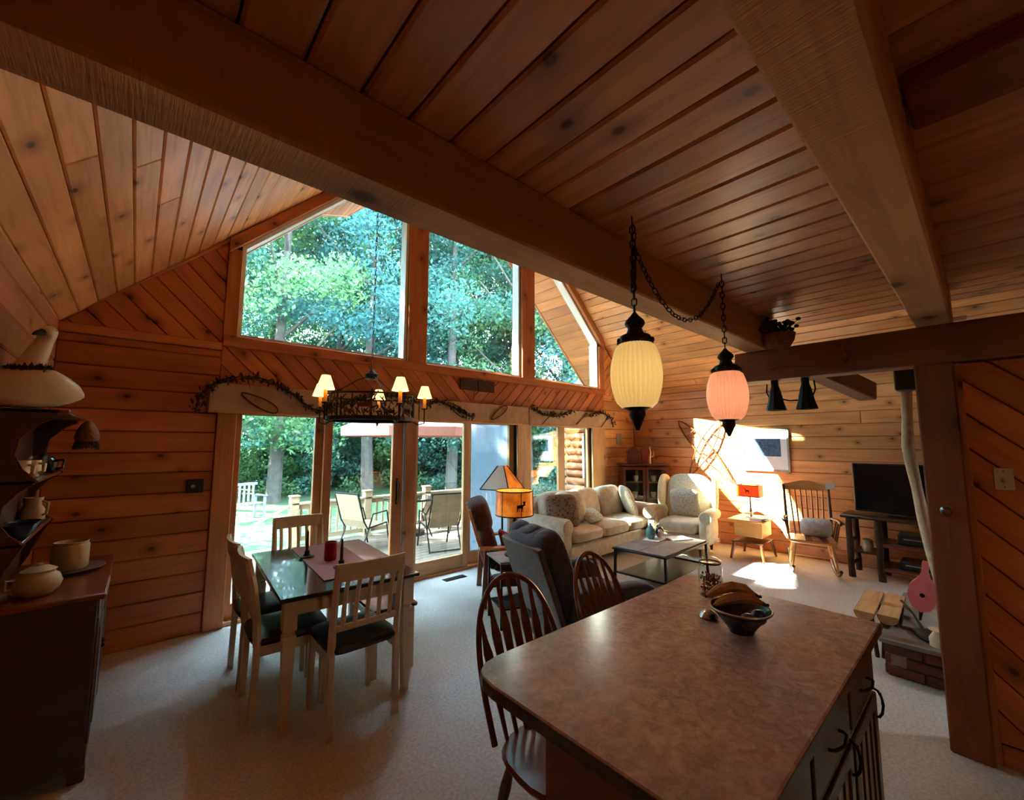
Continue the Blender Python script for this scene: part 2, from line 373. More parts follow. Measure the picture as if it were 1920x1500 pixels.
# ---- boards: convex polygons with their own grain, edges and depth
def clip(poly, n, d):
    out = []
    for i in range(len(poly)):
        a, b = poly[i], poly[(i+1) % len(poly)]; da = a[0]*n[0]+a[1]*n[1]-d; db = b[0]*n[0]+b[1]*n[1]-d
        if da <= 0: out.append(a)
        if da*db < 0: t = da/(da-db); out.append((a[0]+(b[0]-a[0])*t, a[1]+(b[1]-a[1])*t))
    return out
def area(p): return sum(p[i][0]*p[(i+1) % len(p)][1]-p[(i+1) % len(p)][0]*p[i][1] for i in range(len(p)))/2
def inset(poly, t):
    out = poly
    for i in range(len(poly)):
        a, b = poly[i], poly[(i+1) % len(poly)]; dx, dy = b[0]-a[0], b[1]-a[1]; L = math.hypot(dx, dy)
        if L < 1e-5: continue
        n = (dy/L, -dx/L); out = clip(out, n, a[0]*n[0]+a[1]*n[1]-t)
        if len(out) < 3: return []
    return out
def clean(p):
    q = []
    for a in p:
        if not q or math.hypot(a[0]-q[-1][0], a[1]-q[-1][1]) > 1e-4: q.append(a)
    if len(q) > 1 and math.hypot(q[0][0]-q[-1][0], q[0][1]-q[-1][1]) < 1e-4: q.pop()
    return q
def board(name, parent, mat, poly, O, U, V, Nn, th, ch=.005):
    """poly in (u,v) around O; grain along U, front towards Nn"""
    poly = clean(poly)
    if len(poly) < 3: return
    if area(poly) < 0: poly = poly[::-1]
    cu = sum(p[0] for p in poly)/len(poly); cv = sum(p[1] for p in poly)/len(poly)
    poly = [(p[0]-cu, p[1]-cv) for p in poly]
    n = len(poly); top = []
    for i in range(n):      # mitred inset keeps the vertex count
        a, b, c = poly[i-1], poly[i], poly[(i+1) % n]
        d1 = Vector((b[0]-a[0], b[1]-a[1])).normalized(); d2 = Vector((c[0]-b[0], c[1]-b[1])).normalized()
        n1 = Vector((-d1.y, d1.x)); n2 = Vector((-d2.y, d2.x)); m_ = n1+n2
        if m_.length < .3: m_ = n1
        m_ = m_.normalized(); k = min(ch/max(m_.dot(n1), .35), ch*2.5); top.append((b[0]+m_.x*k, b[1]+m_.y*k))
    vs = [(x, y, 0) for x, y in poly]+[(x, y, th-ch) for x, y in poly]+[(x, y, th) for x, y in top]
    fs = [tuple(range(2*n, 3*n)), tuple(range(n))[::-1]]
    for i in range(n):
        j = (i+1) % n; fs += [(i, j, n+j, n+i), (n+i, n+j, 2*n+j, 2*n+i)]
    mb = MB(); mb.add(vs, fs); o = mb.build(name, mat, parent, smooth=0)
    U, V, Nn = Vector(U), Vector(V), Vector(Nn)
    M = Matrix((U, V, Nn)).transposed().to_4x4(); M.translation = Vector(O)+U*cu+V*cv
    o.matrix_local = M; return o
def boards(name, parent, mat, region, O, A, B, Nn, ang, width, th=.018, gap=.0022, ch=.006, phase=0, joints=0, minarea=.0004):
    """fill a convex region (coords along A,B) with boards whose grain lies at ang degrees from A"""
    A, B = Vector(A), Vector(B); ca, sa = math.cos(R(ang)), math.sin(R(ang))
    U = A*ca+B*sa; V = -A*sa+B*ca; Nn = Vector(Nn)
    if U.cross(V).dot(Nn) < 0: V = -V; fl = -1
    else: fl = 1
    rot = [(a*ca+b*sa, fl*(-a*sa+b*ca)) for a, b in region]
    if area(rot) < 0: rot = rot[::-1]
    v0 = min(p[1] for p in rot); v1 = max(p[1] for p in rot); k = math.floor((v0-phase)/width)
    while phase+k*width < v1:
        lo, hi = phase+k*width+gap, phase+(k+1)*width-gap; k += 1
        p = clip(clip(rot, (0, 1), hi), (0, -1), -lo)
        if len(p) < 3 or abs(area(p)) < minarea: continue
        pieces = [p]; u0 = min(q[0] for q in p); u1 = max(q[0] for q in p)
        if joints and random.random() < joints and u1-u0 > 1.5:
            c = random.uniform(u0+.4, u1-.4); pieces = [clip(p, (1, 0), c-.0012), clip(p, (-1, 0), -c-.0012)]
        for q in pieces:
            if len(q) >= 3 and abs(area(q)) > minarea: board(name, parent, mat, q, O, U, V, Nn, th, ch)

# ================================================================== THE SETTING
XL, XR, YW, YB, EV, SL = -.5, 7.3, 4.6, -4.0, 2.53, .978
RX = (XL+XR)/2; RZ = EV+SL*(RX-XL)
def zr(x): return EV+SL*min(x-XL, XR-x)
def S(o): return tag(o, kind='structure')
def sempty(name): 
    o = bpy.data.objects.new(name, None); COL.objects.link(o); o.empty_display_size = .05; return S(o)
def timber(name, p0, p1, wd, ht, mat, parent=None, b=.008, up=(0, 0, 1)):
    """squared timber, grain along its length"""
    p0, p1, up = Vector(p0), Vector(p1), Vector(up); x = (p1-p0).normalized(); y = up.cross(x).normalized(); z = x.cross(y)
    mb = MB(); mb.cbox((0, 0, 0), ((p1-p0).length, wd, ht), b); o = mb.build(name, mat, parent)
    M = Matrix((x, y, z)).transposed().to_4x4(); M.translation = (p0+p1)/2; o.matrix_local = M; return o
def rectp(x0, x1, z0, z1): return [(x0, z0), (x1, z0), (x1, z1), (x0, z1)]

floor = S(MB().box(XL-.2, XR+.2, YB-.2, YW+.18, -.12, 0).build('floor', 'carpet', smooth=0))

# --- gable wall
UW = [[(.64, 2.6), (2.38, 2.6), (2.38, zr(2.38)-.15), (.64, zr(.64)-.15)],
      [(2.63, 2.6), (4.27, 2.6), (4.27, zr(4.27)-.15), (RX, RZ-.15), (2.63, zr(2.63)-.15)],
      [(4.53, 2.6), (6.2, 2.6), (6.2, zr(6.2)-.15), (4.53, zr(4.53)-.15)]]
mb = MB(); G = XZ(YW+.18)
def gp(poly): mb.prism(poly, 0, .16, G)
T = .06
gp([(XL-.15, 0), (.64, 0), (.64, zr(.64)+T), (XL-.15, zr(XL)-.15+T)])
gp([(6.2, 0), (XR+.15, 0), (XR+.15, EV-.15+T), (6.2, zr(6.2)+T)])
gp(rectp(.64, 6.2, 2.0, 2.6))
gp([(2.38, 2.6), (2.63, 2.6), (2.63, zr(2.63)+T), (2.38, zr(2.38)+T)])
gp([(4.27, 2.6), (4.53, 2.6), (4.53, zr(4.53)+T), (4.27, zr(4.27)+T)])
for a, b in ((.64, 2.38), (2.63, RX), (RX, 4.27), (4.53, 6.2)): gp([(a, zr(a)-.15), (b, zr(b)-.15), (b, zr(b)+T), (a, zr(a)+T)])
gp(rectp(2.40, 2.52, 0, 2.0)); gp(rectp(4.20, 4.45, 0, 2.0)); gp(rectp(4.45, 6.2, 0, .74)); gp(rectp(5.97, 6.2, .74, 2.0))
wall_gable = S(mb.build('wall_gable', 'plank_gap', smooth=0))
O = (0, YW+.02, 0); A, B, NN = (1, 0, 0), (0, 0, 1), (0, -1, 0)
boards('board', wall_gable, 'pine_red', rectp(XL, .53, 0, 2.46), O, A, B, NN, 0, .171, th=.02, ch=.008)
boards('board', wall_gable, 'pine_red', [(XL, EV), (.53, EV), (.53, zr(.53))], O, A, B, NN, -45, .135, th=.02)
boards('board', wall_gable, 'pine_red', rectp(.53, RX, 2.0, 2.53), O, A, B, NN, -45, .135, th=.02)
boards('board', wall_gable, 'pine_red', rectp(RX, 6.33, 2.0, 2.53), O, A, B, NN, 45, .135, th=.02)
boards('board', wall_gable, 'pine', rectp(6.33, XR, 0, 2.5), O, A, B, NN, 0, .171, th=.02, ch=.008)
boards('board', wall_gable, 'pine', [(6.33, 2.5), (XR, 2.5), (6.33, zr(6.33))], O, A, B, NN, 45, .135, th=.02)
boards('board', wall_gable, 'pine_trim', rectp(4.45, 5.97, 0, .7), O, A, B, NN, 0, .171, th=.02)
# casings and trim of the gable wall
ntrim = [0]
def trim(poly, mat='pine_trim', th=.032, y=YW+.005, ang=0):
    ntrim[0] += 1; root = None
    ca, sa = math.cos(R(ang)), math.sin(R(ang)); rot = [(a*ca+b*sa, -a*sa+b*ca) for a, b in poly]
    U = Vector((ca, 0, sa)); V = Vector((-sa, 0, ca))
    o = board('trim_%d' % ntrim[0], None, mat, rot, (0, y, 0), U, V, (0, -1, 0), th, .005); return S(o)
trim(rectp(XL, .53, 2.46, 2.53)); trim(rectp(.53, 6.33, 2.5, 2.6), 'pine_red', .05)
trim(rectp(.53, .64, 2.6, zr(.53)-.1), 'pine_red', ang=90); trim(rectp(6.2, 6.33, 2.6, zr(6.33)-.1), ang=90)
for a, b in ((2.38, 2.63), (4.27, 4.53)): trim([(a, 2.6), (b, 2.6), (b, zr(b)-.16), (a, zr(a)-.16)], 'pine_red', .05, ang=90)
an = math.degrees(math.atan(SL))
trim([(.53, zr(.53)-.15), (RX, RZ-.15), (RX, RZ-.01), (.53, zr(.53)-.01)], 'pine_red', .06, ang=an)
trim([(RX, RZ-.15), (6.33, zr(6.33)-.15), (6.33, zr(6.33)-.01), (RX, RZ-.01)], 'pine_trim', .06, ang=-an)
trim([(XL, EV+.0), (.53, zr(.53)-.045), (.53, zr(.53)-.005), (XL, EV+.045)], 'pine_trim', .03, ang=an)
trim(rectp(.53, .68, 0, 1.98), ang=90); trim(rectp(2.39, 2.53, 0, 1.98), ang=90); trim(rectp(4.19, 4.46, 0, 1.98), 'pine_pale', ang=90)
trim(rectp(5.96, 6.33, 0, 1.98), 'pine_pale', ang=90); trim(rectp(.53, 6.33, 1.98, 2.08)); trim(rectp(4.46, 5.96, .68, .78), 'pine_pale', .06)

def mitre(poly, t):
    out = []; n = len(poly)
    for i in range(n):
        a, b, c = Vector(poly[i-1]), Vector(poly[i]), Vector(poly[(i+1) % n]); d1 = (b-a).normalized(); d2 = (c-b).normalized()
        n1 = Vector((-d1.y, d1.x)); n2 = Vector((-d2.y, d2.x)); m_ = (n1+n2).normalized(); k = t/m_.dot(n1); out.append((b.x+m_.x*k, b.y+m_.y*k))
    return out
plain('vinyl_white', (232, 232, 226), rough=.4, var=.02)
for i, poly in enumerate(UW):
    wroot = sempty('window_%d' % (i+1)); inn = mitre(poly, .035); n = len(poly)
    MB().prism(mitre(poly, .03), 0, .006, XZ(YW+.1)).build('pane', 'window_glass', wroot, smooth=0)
    for k in range(n):
        j = (k+1) % n; MB().prism([poly[k], poly[j], inn[j], inn[k]], 0, .135, XZ(YW+.15)).build('frame_bar', 'vinyl_white', wroot, smooth=0)

def door_unit(idx, frames, panes, zb, zt, slide_y, handle=None, mat='pine_trim', zsill=0):
    root = sempty(idx)
    for (x0, x1) in frames:
        timber('stile', ((x0+x1)/2, slide_y, zsill+.02), ((x0+x1)/2, slide_y, zt+.08), x1-x0, .05, mat, root, .005, up=(0, 1, 0))
    a, b = frames[0][0], frames[-1][1]
    timber('bottom_rail', (a, slide_y, (zsill+.02+zb)/2), (b, slide_y, (zsill+.02+zb)/2), .046, zb-zsill-.02, mat, root, .005)
    timber('top_rail', (a, slide_y, zt+.04), (b, slide_y, zt+.04), .046, .08, mat, root, .005)
    for x0, x1 in panes: MB().box(x0-.01, x1+.01, slide_y-.004, slide_y+.004, zb-.01, zt+.01).build('pane', 'window_glass', root, smooth=0)
    if handle:
        h = MB(); hx = handle; h.tube([(hx, slide_y-.03, .93), (hx, slide_y-.065, .97), (hx-.006, slide_y-.075, 1.06), (hx, slide_y-.065, 1.15), (hx, slide_y-.03, 1.19)], .009, 8)
        h.cbox((hx, slide_y-.03, 1.06), (.03, .01, .3), .004); h.build('door_handle', 'bronze', root)
    return root
d1 = door_unit('door_1', [(.69, .74), (1.40, 1.50)], [(.74, 1.40)], .16, 1.88, YW+.1, None)
timber('stile', (1.52, YW+.045, .02), (1.52, YW+.045, 1.96), .085, .05, 'pine_trim', d1, .005, up=(0, 1, 0))
timber('stile', (2.315, YW+.045, .02), (2.315, YW+.045, 1.96), .13, .05, 'pine_trim', d1, .005, up=(0, 1, 0))
timber('bottom_rail', (1.48, YW+.045, .09), (2.38, YW+.045, .09), .046, .14, 'pine_trim', d1, .005)
timber('top_rail', (1.48, YW+.045, 1.92), (2.38, YW+.045, 1.92), .046, .08, 'pine_trim', d1, .005)
MB().box(1.55, 2.26, YW+.041, YW+.049, .15, 1.89).build('pane', 'window_glass', d1, smooth=0)
h = MB(); h.tube([(2.31, YW+.01, .93), (2.31, YW-.03, .97), (2.30, YW-.04, 1.06), (2.31, YW-.03, 1.15), (2.31, YW+.01, 1.19)], .009, 8); h.cbox((2.31, YW+.015, 1.06), (.03, .01, .3), .004); h.build('door_handle', 'bronze', d1)
timber('threshold', (.68, YW+.08, .015), (2.40, YW+.08, .015), .16, .03, 'pine_pale', d1, .004)
d2 = door_unit('door_2', [(2.52, 2.58), (3.26, 3.34)], [(2.58, 3.26)], .19, 1.88, YW+.045, None, 'pine_pale')
for x0, x1 in ((3.34, 3.42), (4.11, 4.20)): timber('stile', ((x0+x1)/2, YW+.1, .02), ((x0+x1)/2, YW+.1, 1.96), x1-x0, .05, 'pine_pale', d2, .005, up=(0, 1, 0))
timber('bottom_rail', (3.34, YW+.1, .1), (4.2, YW+.1, .1), .046, .17, 'pine_pale', d2, .005)
timber('top_rail', (3.34, YW+.1, 1.92), (4.2, YW+.1, 1.92), .046, .08, 'pine_pale', d2, .005)
MB().box(3.41, 4.12, YW+.096, YW+.104, .18, 1.89).build('pane', 'window_glass', d2, smooth=0)
glassy('insect_screen', (.55, .58, .62, 1), .0)
nt_ = MATS['insect_screen'].node_tree
for n_ in list(nt_.nodes):
    if n_.type == 'BSDF_GLOSSY':
        df = N(nt_, 'ShaderNodeBsdfTranslucent'); df.inputs[0].default_value = lin(150, 160, 170)
    if n_.type == 'MIX_SHADER': mxs = n_
nt_.links.new(df.outputs[0], mxs.inputs[2])
for l in list(mxs.inputs[0].links): nt_.links.remove(l)
mxs.inputs[0].default_value = .45
MB().box(3.41, 4.12, YW+.13, YW+.132, .18, 1.89).build('insect_screen', 'insect_screen', d2, smooth=0)
timber('threshold', (2.5, YW+.08, .015), (4.22, YW+.08, .015), .16, .03, 'pine_pale', d2, .004)
door_unit('window_4', [(4.45, 4.50), (5.16, 5.31), (5.92, 5.97)], [(4.50, 5.16), (5.31, 5.92)], .82, 1.88, YW+.08, None, 'pine_pale', .74)

# --- side walls and back wall
wall_right = S(MB().box(XR+.02, XR+.2, YB-.2, YW+.18, 0, EV+.1).build('wall_right', 'plank_gap', smooth=0))
boards('board', wall_right, 'pine', [(-YW, 0), (-YB, 0), (-YB, EV), (-YW, EV)], (XR+.02, 0, 0), (0, -1, 0), (0, 0, 1), (-1, 0, 0), 0, .172, th=.022, ch=.008, joints=.6)
wall_left = S(MB().box(XL-.2, XL-.02, YB-.2, YW+.18, 0, EV+.1).build('wall_left', 'plank_gap', smooth=0))
boards('board', wall_left, 'pine_trim', [(YB, 0), (YW, 0), (YW, EV), (YB, EV)], (XL-.02, 0, 0), (0, 1, 0), (0, 0, 1), (1, 0, 0), 0, .172, th=.022, ch=.008, joints=.5)
wall_back = S(MB().prism([(XL-.15, 0), (XR+.15, 0), (XR+.15, EV), (RX, RZ+.1), (XL-.15, EV)], 0, .16, XZ(YB)).build('wall_back', 'pine', smooth=0))

# --- sloped cathedral ceiling (and the roof that carries it out over the deck)
ln = math.hypot(1, SL); LB = (RX-XL)*ln
for side, x0, sx in (('left', XL, 1), ('right', XR, -1)):
    # roof edge: straight right; left deepened out of view to trim the sun patch
    edge = [(-.55, 5.55), (2.1*ln, 5.55), (2.8*ln, 6.6), (LB+.03, 6.6)] if sx > 0 else [(-.55, 5.55), (LB+.03, 5.55)]
    Bv = Vector((sx, 0, SL))/ln; Nv = Vector((sx*SL, 0, -1))/ln; Av = Vector((0, sx, 0))
    O = Vector((x0, 0, EV))-Nv*.02
    mb = MB(); pts = [(-.55, YB-.3)]+edge+[(LB+.03, YB-.3)]; q = [O+Bv*b_+Vector((0, y_, 0)) for b_, y_ in pts]; n = len(q)
    mb.add(q+[p-Nv*.24 for p in q], [tuple(range(n)), tuple(range(n, 2*n))[::-1]]+[(i, n+i, n+(i+1) % n, (i+1) % n) for i in range(n)])
    cl = S(mb.build('ceiling_slope_'+side, 'shingle', smooth=0))
    ya, yb = (.7, YW) if sx > 0 else (-1.5, YW)
    reg = [(sx*ya, 0), (sx*yb, 0), (sx*yb, LB), (sx*ya, LB)]
    boards('plank', cl, 'pine_ceiling', reg, O, Av, Bv, Nv, 0, .14, th=.02, ch=.007, joints=.25, phase=.005)
    reg = [(sx*(YW+.18), -.5)]+[(sx*y_, max(-.5, b_)) for b_, y_ in edge]+[(sx*(YW+.18), LB)]
    boards('soffit_board', cl, 'pine_trim', reg, O, Av, Bv, Nv, 0, .19, th=.02, ch=.005)
    for (b0_, y0_), (b1_, y1_) in zip(edge, edge[1:]): timber('fascia_board', O+Bv*b0_+Vector((0, y0_+.02, 0))-Nv*.1, O+Bv*b1_+Vector((0, y1_+.02, 0))-Nv*.1, .035, .26, 'pine_trim', cl, .004, up=-Nv)

# --- loft floor seen from below, on its beams
loft = S(MB().box(XL-.1, 3.75, YB-.1, 1.15, 2.53, 2.66).build('ceiling', 'plank_gap', smooth=0))
boards('plank', loft, 'pine_loft', [(-2.6, XL), (1.15, XL), (1.15, 3.75), (-2.6, 3.75)], (0, 0, 2.53), (0, 1, 0), (1, 0, 0), (0, 0, -1), 0, .135, th=.02, gap=.003, ch=.008, phase=.101)
S(timber('ceiling_beam', (XL, 1.065, 2.40), (3.49, 1.065, 2.40), .15, .22, 'beam'))
S(timber('ceiling_beam', (XL, .151, 2.40), (3.49, .151, 2.40), .148, .22, 'beam'))
S(timber('ceiling_beam', (XL, -1.1, 2.40), (3.49, -1.1, 2.40), .148, .22, 'beam'))
S(timber('girder_beam', (3.41, 1.22, 2.18), (3.41, -3.9, 2.18), .16, .22, 'beam_dark'))
S(timber('ceiling_batten', (1.415, .07, 2.485), (1.415, -2.4, 2.485), .21, .05, 'beam_dark'))
S(timber('post', (3.41, .17, 0), (3.41, .17, 2.07), .16, .16, 'beam_dark', up=(1, 0, 0)))
# the partition beside the post
part = S(MB().box(3.42, 3.52, -3.9, .09, 0, 2.07).build('wall_partition', 'plank_gap', smooth=0))
boards('board', part, 'pine_red', [(-.075, .1), (2.6, .1), (2.6, 2.07), (-.075, 2.07)], (3.42, 0, 0), (0, -1, 0), (0, 0, 1), (-1, 0, 0), -45, .135, th=.02, ch=.007)
S(timber('trim_40', (3.395, .08, 0), (3.395, .08, 2.07), .03, .03, 'pine_trim', up=(1, 0, 0), b=.004))
S(timber('baseboard_partition', (3.395, .065, .05), (3.395, -3, .05), .02, .1, 'pine_trim', b=.004))
# knee brace from the girder to the chimney side, and the peeled tree trunk
S(timber('knee_brace', (3.5, .78, 2.16), (4.32, .60, 2.03), .12, .14, 'beam_dark'))

# ================================================================== FURNITURE
# --- dining set
tb = thing('dining_table', 'cream painted dining table with a dark polished top, set before the glass doors', 'table', (1.12, 3.27, 0), -4)
MB().cbox((0, 0, .737), (.84, 1.26, .026), .006).build('table_top', 'dark_top', tb)
for sx in (-1, 1):
    MB().cbox((sx*.345, 0, .675), (.022, 1.06, .095), .003).build('apron', 'cream_paint', tb)
    MB().cbox((0, sx*.555, .675), (.64, .022, .095), .003).build('apron', 'cream_paint', tb)
    for sy in (-1, 1):
        l = MB(); x, y = sx*.355, sy*.565
        l.cbox((x, y, .64), (.075, .075, .17), .004); l.tube([(x, y, .56), (x, y, .545), (x, y, .53)], [.03, .036, .03], 12)
        v = [(x+a*w_, y+b*w_, z) for z, w_ in ((0, .02), (.53, .034)) for a, b in ((-1,-1),(1,-1),(1,1),(-1,1))]
        l.add(v, [(3,2,1,0),(4,5,6,7),(0,1,5,4),(1,2,6,5),(2,3,7,6),(3,0,4,7)]); l.build('leg', 'cream_paint', tb)
def make_dining_chair(label):
    t = thing('dining_chair', label, 'chair', group='cream dining chairs round the dining table')
    W2 = .195
    for sx in (-1, 1):
        b = MB(); b.bar((sx*W2, -.19, 0), (sx*W2, -.18, .45), .034, .036, up=(0, 1, 0)); b.tube([(sx*W2, -.18, .44), (sx*W2, -.19, .6), (sx*W2, -.215, .78), (sx*W2, -.25, .93)], [.024, .022, .02, .017], 4)
        b.build('back_leg', 'cream_paint', t)
        v = [(sx*.185+a*w_, .19+b_*w_, z) for z, w_ in ((0, .013), (.42, .021)) for a, b_ in ((-1,-1),(1,-1),(1,1),(-1,1))]
        MB().add(v, [(3,2,1,0),(4,5,6,7),(0,1,5,4),(1,2,6,5),(2,3,7,6),(3,0,4,7)]).build('front_leg', 'cream_paint', t)
        MB().cbox((sx*.188, 0, .405), (.02, .36, .06), .003).build('seat_rail', 'cream_paint', t)
    MB().cbox((0, .195, .405), (.36, .02, .06), .003).build('seat_rail', 'cream_paint', t)
    s_ = MB(); s_.sup((0, .01, .455), (.215, .225, .035), .35, .6, 24, 8); s_.build('seat_pad', 'black_vinyl', t)
    c = MB(); n = 9
    for i in range(n-1):
        x0, x1 = -.21+.42*i/(n-1), -.21+.42*(i+1)/(n-1); f = lambda x: -.232-.028*(1-(x/.21)**2)
        for (xa, xb) in ((x0, x1),):
            c.add([(xa, f(xa)-.011, .845), (xb, f(xb)-.011, .845), (xb, f(xb)+.011, .845), (xa, f(xa)+.011, .845), (xa, f(xa)-.023, .945), (xb, f(xb)-.023, .945), (xb, f(xb)-.003, .945), (xa, f(xa)-.003, .945)],
                  [(3,2,1,0),(4,5,6,7),(0,1,5,4),(1,2,6,5),(2,3,7,6),(3,0,4,7)])
    c.build('crest_rail', 'cream_paint', t, smooth=60)
    MB().cbox((0, -.19, .575), (.38, .02, .035), .003).build('lower_rail', 'cream_paint', t)
    for i in range(5):
        x = -.14+.07*i; MB().tube([(x, -.19, .58), (x, -.2, .68), (x, -.22, .78), (x, -.252, .86)], .014, 4).build('slat', 'cream_paint', t)
    return t
ch = make_dining_chair('cream dining chair with its slatted back turned to the kitchen')
ch.location = (1.09, 2.70, 0); ch.rotation_euler.z = R(0)
for (x, y, a, lb) in ((.80, 3.10, -93, 'cream dining chair on the wall side of the table, the one nearer the kitchen'),
                      (.81, 3.58, -91, 'cream dining chair on the wall side of the table, the one nearer the glass door'),
                      (1.16, 4.05, 176, 'cream dining chair at the far end of the table against the glass door')):
    c = copy_tree(ch); c.location = (x, y, 0); c.rotation_euler.z = R(a); c['label'] = lb
bn = thing('dining_bench', 'cream wooden bench with a dark seat on the room side of the dining table', 'bench', (1.5, 3.42, 0), -4)
MB().cbox((0, 0, .445), (.34, 1.08, .03), .008).build('bench_seat', 'dark_top', bn)
for sx in (-1, 1):
    MB().cbox((sx*.13, 0, .395), (.02, .94, .07), .003).build('apron', 'cream_paint', bn)
    for sy in (-1, 1): MB().bar((sx*.135, sy*.49, 0), (sx*.135, sy*.49, .43), .045, .045, .004, up=(0, 1, 0)).build('leg', 'cream_paint', bn)
rn = MB().cbox((0, 0, 0), (.36, 1.02, .006), .002).build('table_runner', 'runner', None, (1.16, 3.34, .754), (0, 0, R(-4)))
tag(rn, 'rust coloured cloth runner lying along the dark dining table', 'runner')
cdl = thing('pillar_candle', 'fat red candle in a red glass between two dark tapers', 'candle', (1.135, 3.3, .757))
MB().lathe([(.04, 0), (.044, .01), (.044, .13), (.040, .13), (.038, .11)], 20).build('candle_glass', 'red_candle', cdl); MB().cyl((0, 0, .11), (0, 0, .125), .002).build('wick', 'iron', cdl)
def taper(x, y, lb):
    t = thing('candlestick', lb, 'candle', (x, y, .757), group='dark taper candles on the dining table')
    MB().lathe([(.05, 0), (.055, .008), (.03, .014), (.018, .03), (.02, .045), (.014, .05)], 18).build('holder', 'bronze', t)
    MB().cyl((0, 0, .045), (0, 0, .19), .012, .008).build('taper', 'dark_candle', t); MB().cyl((0, 0, .19), (0, 0, .2), .0015).build('wick', 'iron', t)
taper(1.03, 3.5, 'dark taper candle on a saucer holder, behind the red candle'); taper(1.13, 3.06, 'dark taper candle on a saucer holder, in front of the red candle')

# --- chandelier
cz = 1.79
cl = thing('chandelier', 'black iron ring chandelier with small cream candle shades, hung over the dining table', 'chandelier', (1.39, 3.27, cz))
r0 = .335
b = MB(); b.lathe([(r0-.01, 0), (r0+.006, 0), (r0+.006, .03), (r0-.01, .03), (r0-.01, 0)], 40); b.build('lower_ring', 'bronze', cl)
b = MB(); b.tube([(r0*math.cos(a), r0*math.sin(a), .2) for a in np.linspace(0, 2*math.pi, 41)[:-1]], .007, 6, closed=True); b.build('upper_ring', 'bronze', cl)
b = MB()
for i in range(220):
    a = random.uniform(0, 2*math.pi); z = random.uniform(.02, .17); h_ = random.uniform(.02, .06); da = random.uniform(-.14, .14)
    b.tube([((r0)*math.cos(a), r0*math.sin(a), z), (r0*1.01*math.cos(a+da/2), r0*1.01*math.sin(a+da/2), z+h_*.4), (r0*math.cos(a+da), r0*math.sin(a+da), z+h_)], [.003, .006, .002], 4)
o = tag(b.build('pine_bough_band', 'dried_dark', cl), kind='stuff')
for i in range(8):
    a = 2*math.pi*(i+.5)/8; MB().bar((r0*math.cos(a), r0*math.sin(a), 0), (r0*math.cos(a), r0*math.sin(a), .22), .012, .012, .002).build('upright', 'iron', cl)
for i, a in enumerate((-2.62, 2.05, -.75, .5, 1.05, -1.75)):     # animal cut-outs on the band
    ca, sa = math.cos(a-.35), math.sin(a-.35); b = MB(); M = Matrix(((-sa, ca*0, ca, ca*(r0+.012)), (ca, 0, sa, sa*(r0+.012)), (0, 1, 0, .09), (0, 0, 0, 1)))
    for pl in ([(-.05, 0), (.05, .0), (.05, .035), (-.05, .03)], [(-.05, -.04), (-.04, -.04), (-.035, 0), (-.05, 0)], [(.04, -.04), (.05, -.04), (.05, 0), (.035, 0)], [(.045, .03), (.08, .06), (.07, .075), (.03, .03)], [(.06, .07), (.07, .07), (.1, .12), (.09, .12)]): b.prism(pl, 0, .003, M)
    b.build('deer_cutout', 'berry_red' if i % 2 else 'bronze', cl, smooth=0)
RA = .44
def shade_at(a, z=.10, rad=RA):
    x, y = rad*math.cos(a), rad*math.sin(a)
    ar = MB(); ar.tube([(r0*math.cos(a), r0*math.sin(a), .01), (r0*1.15*math.cos(a), r0*1.15*math.sin(a), -.02), (x, y, -.005), (x, y, z)], .006, 6); ar.lathe([(.02, z), (.026, z+.008), (.012, z+.014)], 12, (x, y, 0)); arm = ar.build('arm', 'iron', cl)
    MB().cyl((x, y, z+.01), (x, y, z+.11), .013).build('candle_sleeve', 'honey', arm)
    sh_ = MB(); sh_.lathe([(.062, z+.10), (.030, z+.20), (.028, z+.20), (.06, z+.10)], 18, (x, y, 0)); s = sh_.build('lamp_shade', 'candle_shade', cl, smooth=60)
    ld = bpy.data.lights.new('bulb', 'POINT'); ld.energy = .9; ld.color = (1, .68, .36); ld.shadow_soft_size = .03
    lo = bpy.data.objects.new('bulb', ld); COL.objects.link(lo); lo.parent = cl; lo.location = (x, y, z+.15)
for i in range(5): shade_at(R(-157.7+72*i), .11)
for i in range(3):
    a = 2*math.pi*i/3+.4; MB().tube([(r0*math.cos(a), r0*math.sin(a), .2), (.1*math.cos(a), .1*math.sin(a), .34), (0, 0, .37)], .004, 5).build('hanger_rod', 'iron', cl)
MB().lathe([(.0, .33), (.05, .345), (.055, .38), (.03, .40), (.012, .42), (.0, .425)], 16).build('hub', 'bronze', cl)
b = MB(); topz = zr(1.39)-.02-cz
k = 0; z = .42
while z < topz:
    off = Vector((.006, 0, 0)) if k % 2 else Vector((0, .006, 0))
    b.tube([Vector((0, 0, z))+off, Vector((0, 0, z+.04))+off, Vector((0, 0, z+.04))-off, Vector((0, 0, z))-off], .0022, 4, closed=True); z += .036; k += 1
b.build('chain', 'iron', cl); MB().lathe([(.0, -.02), (.05, -.012), (.06, 0)], 16, (0, 0, topz)).build('ceiling_canopy', 'bronze', cl)

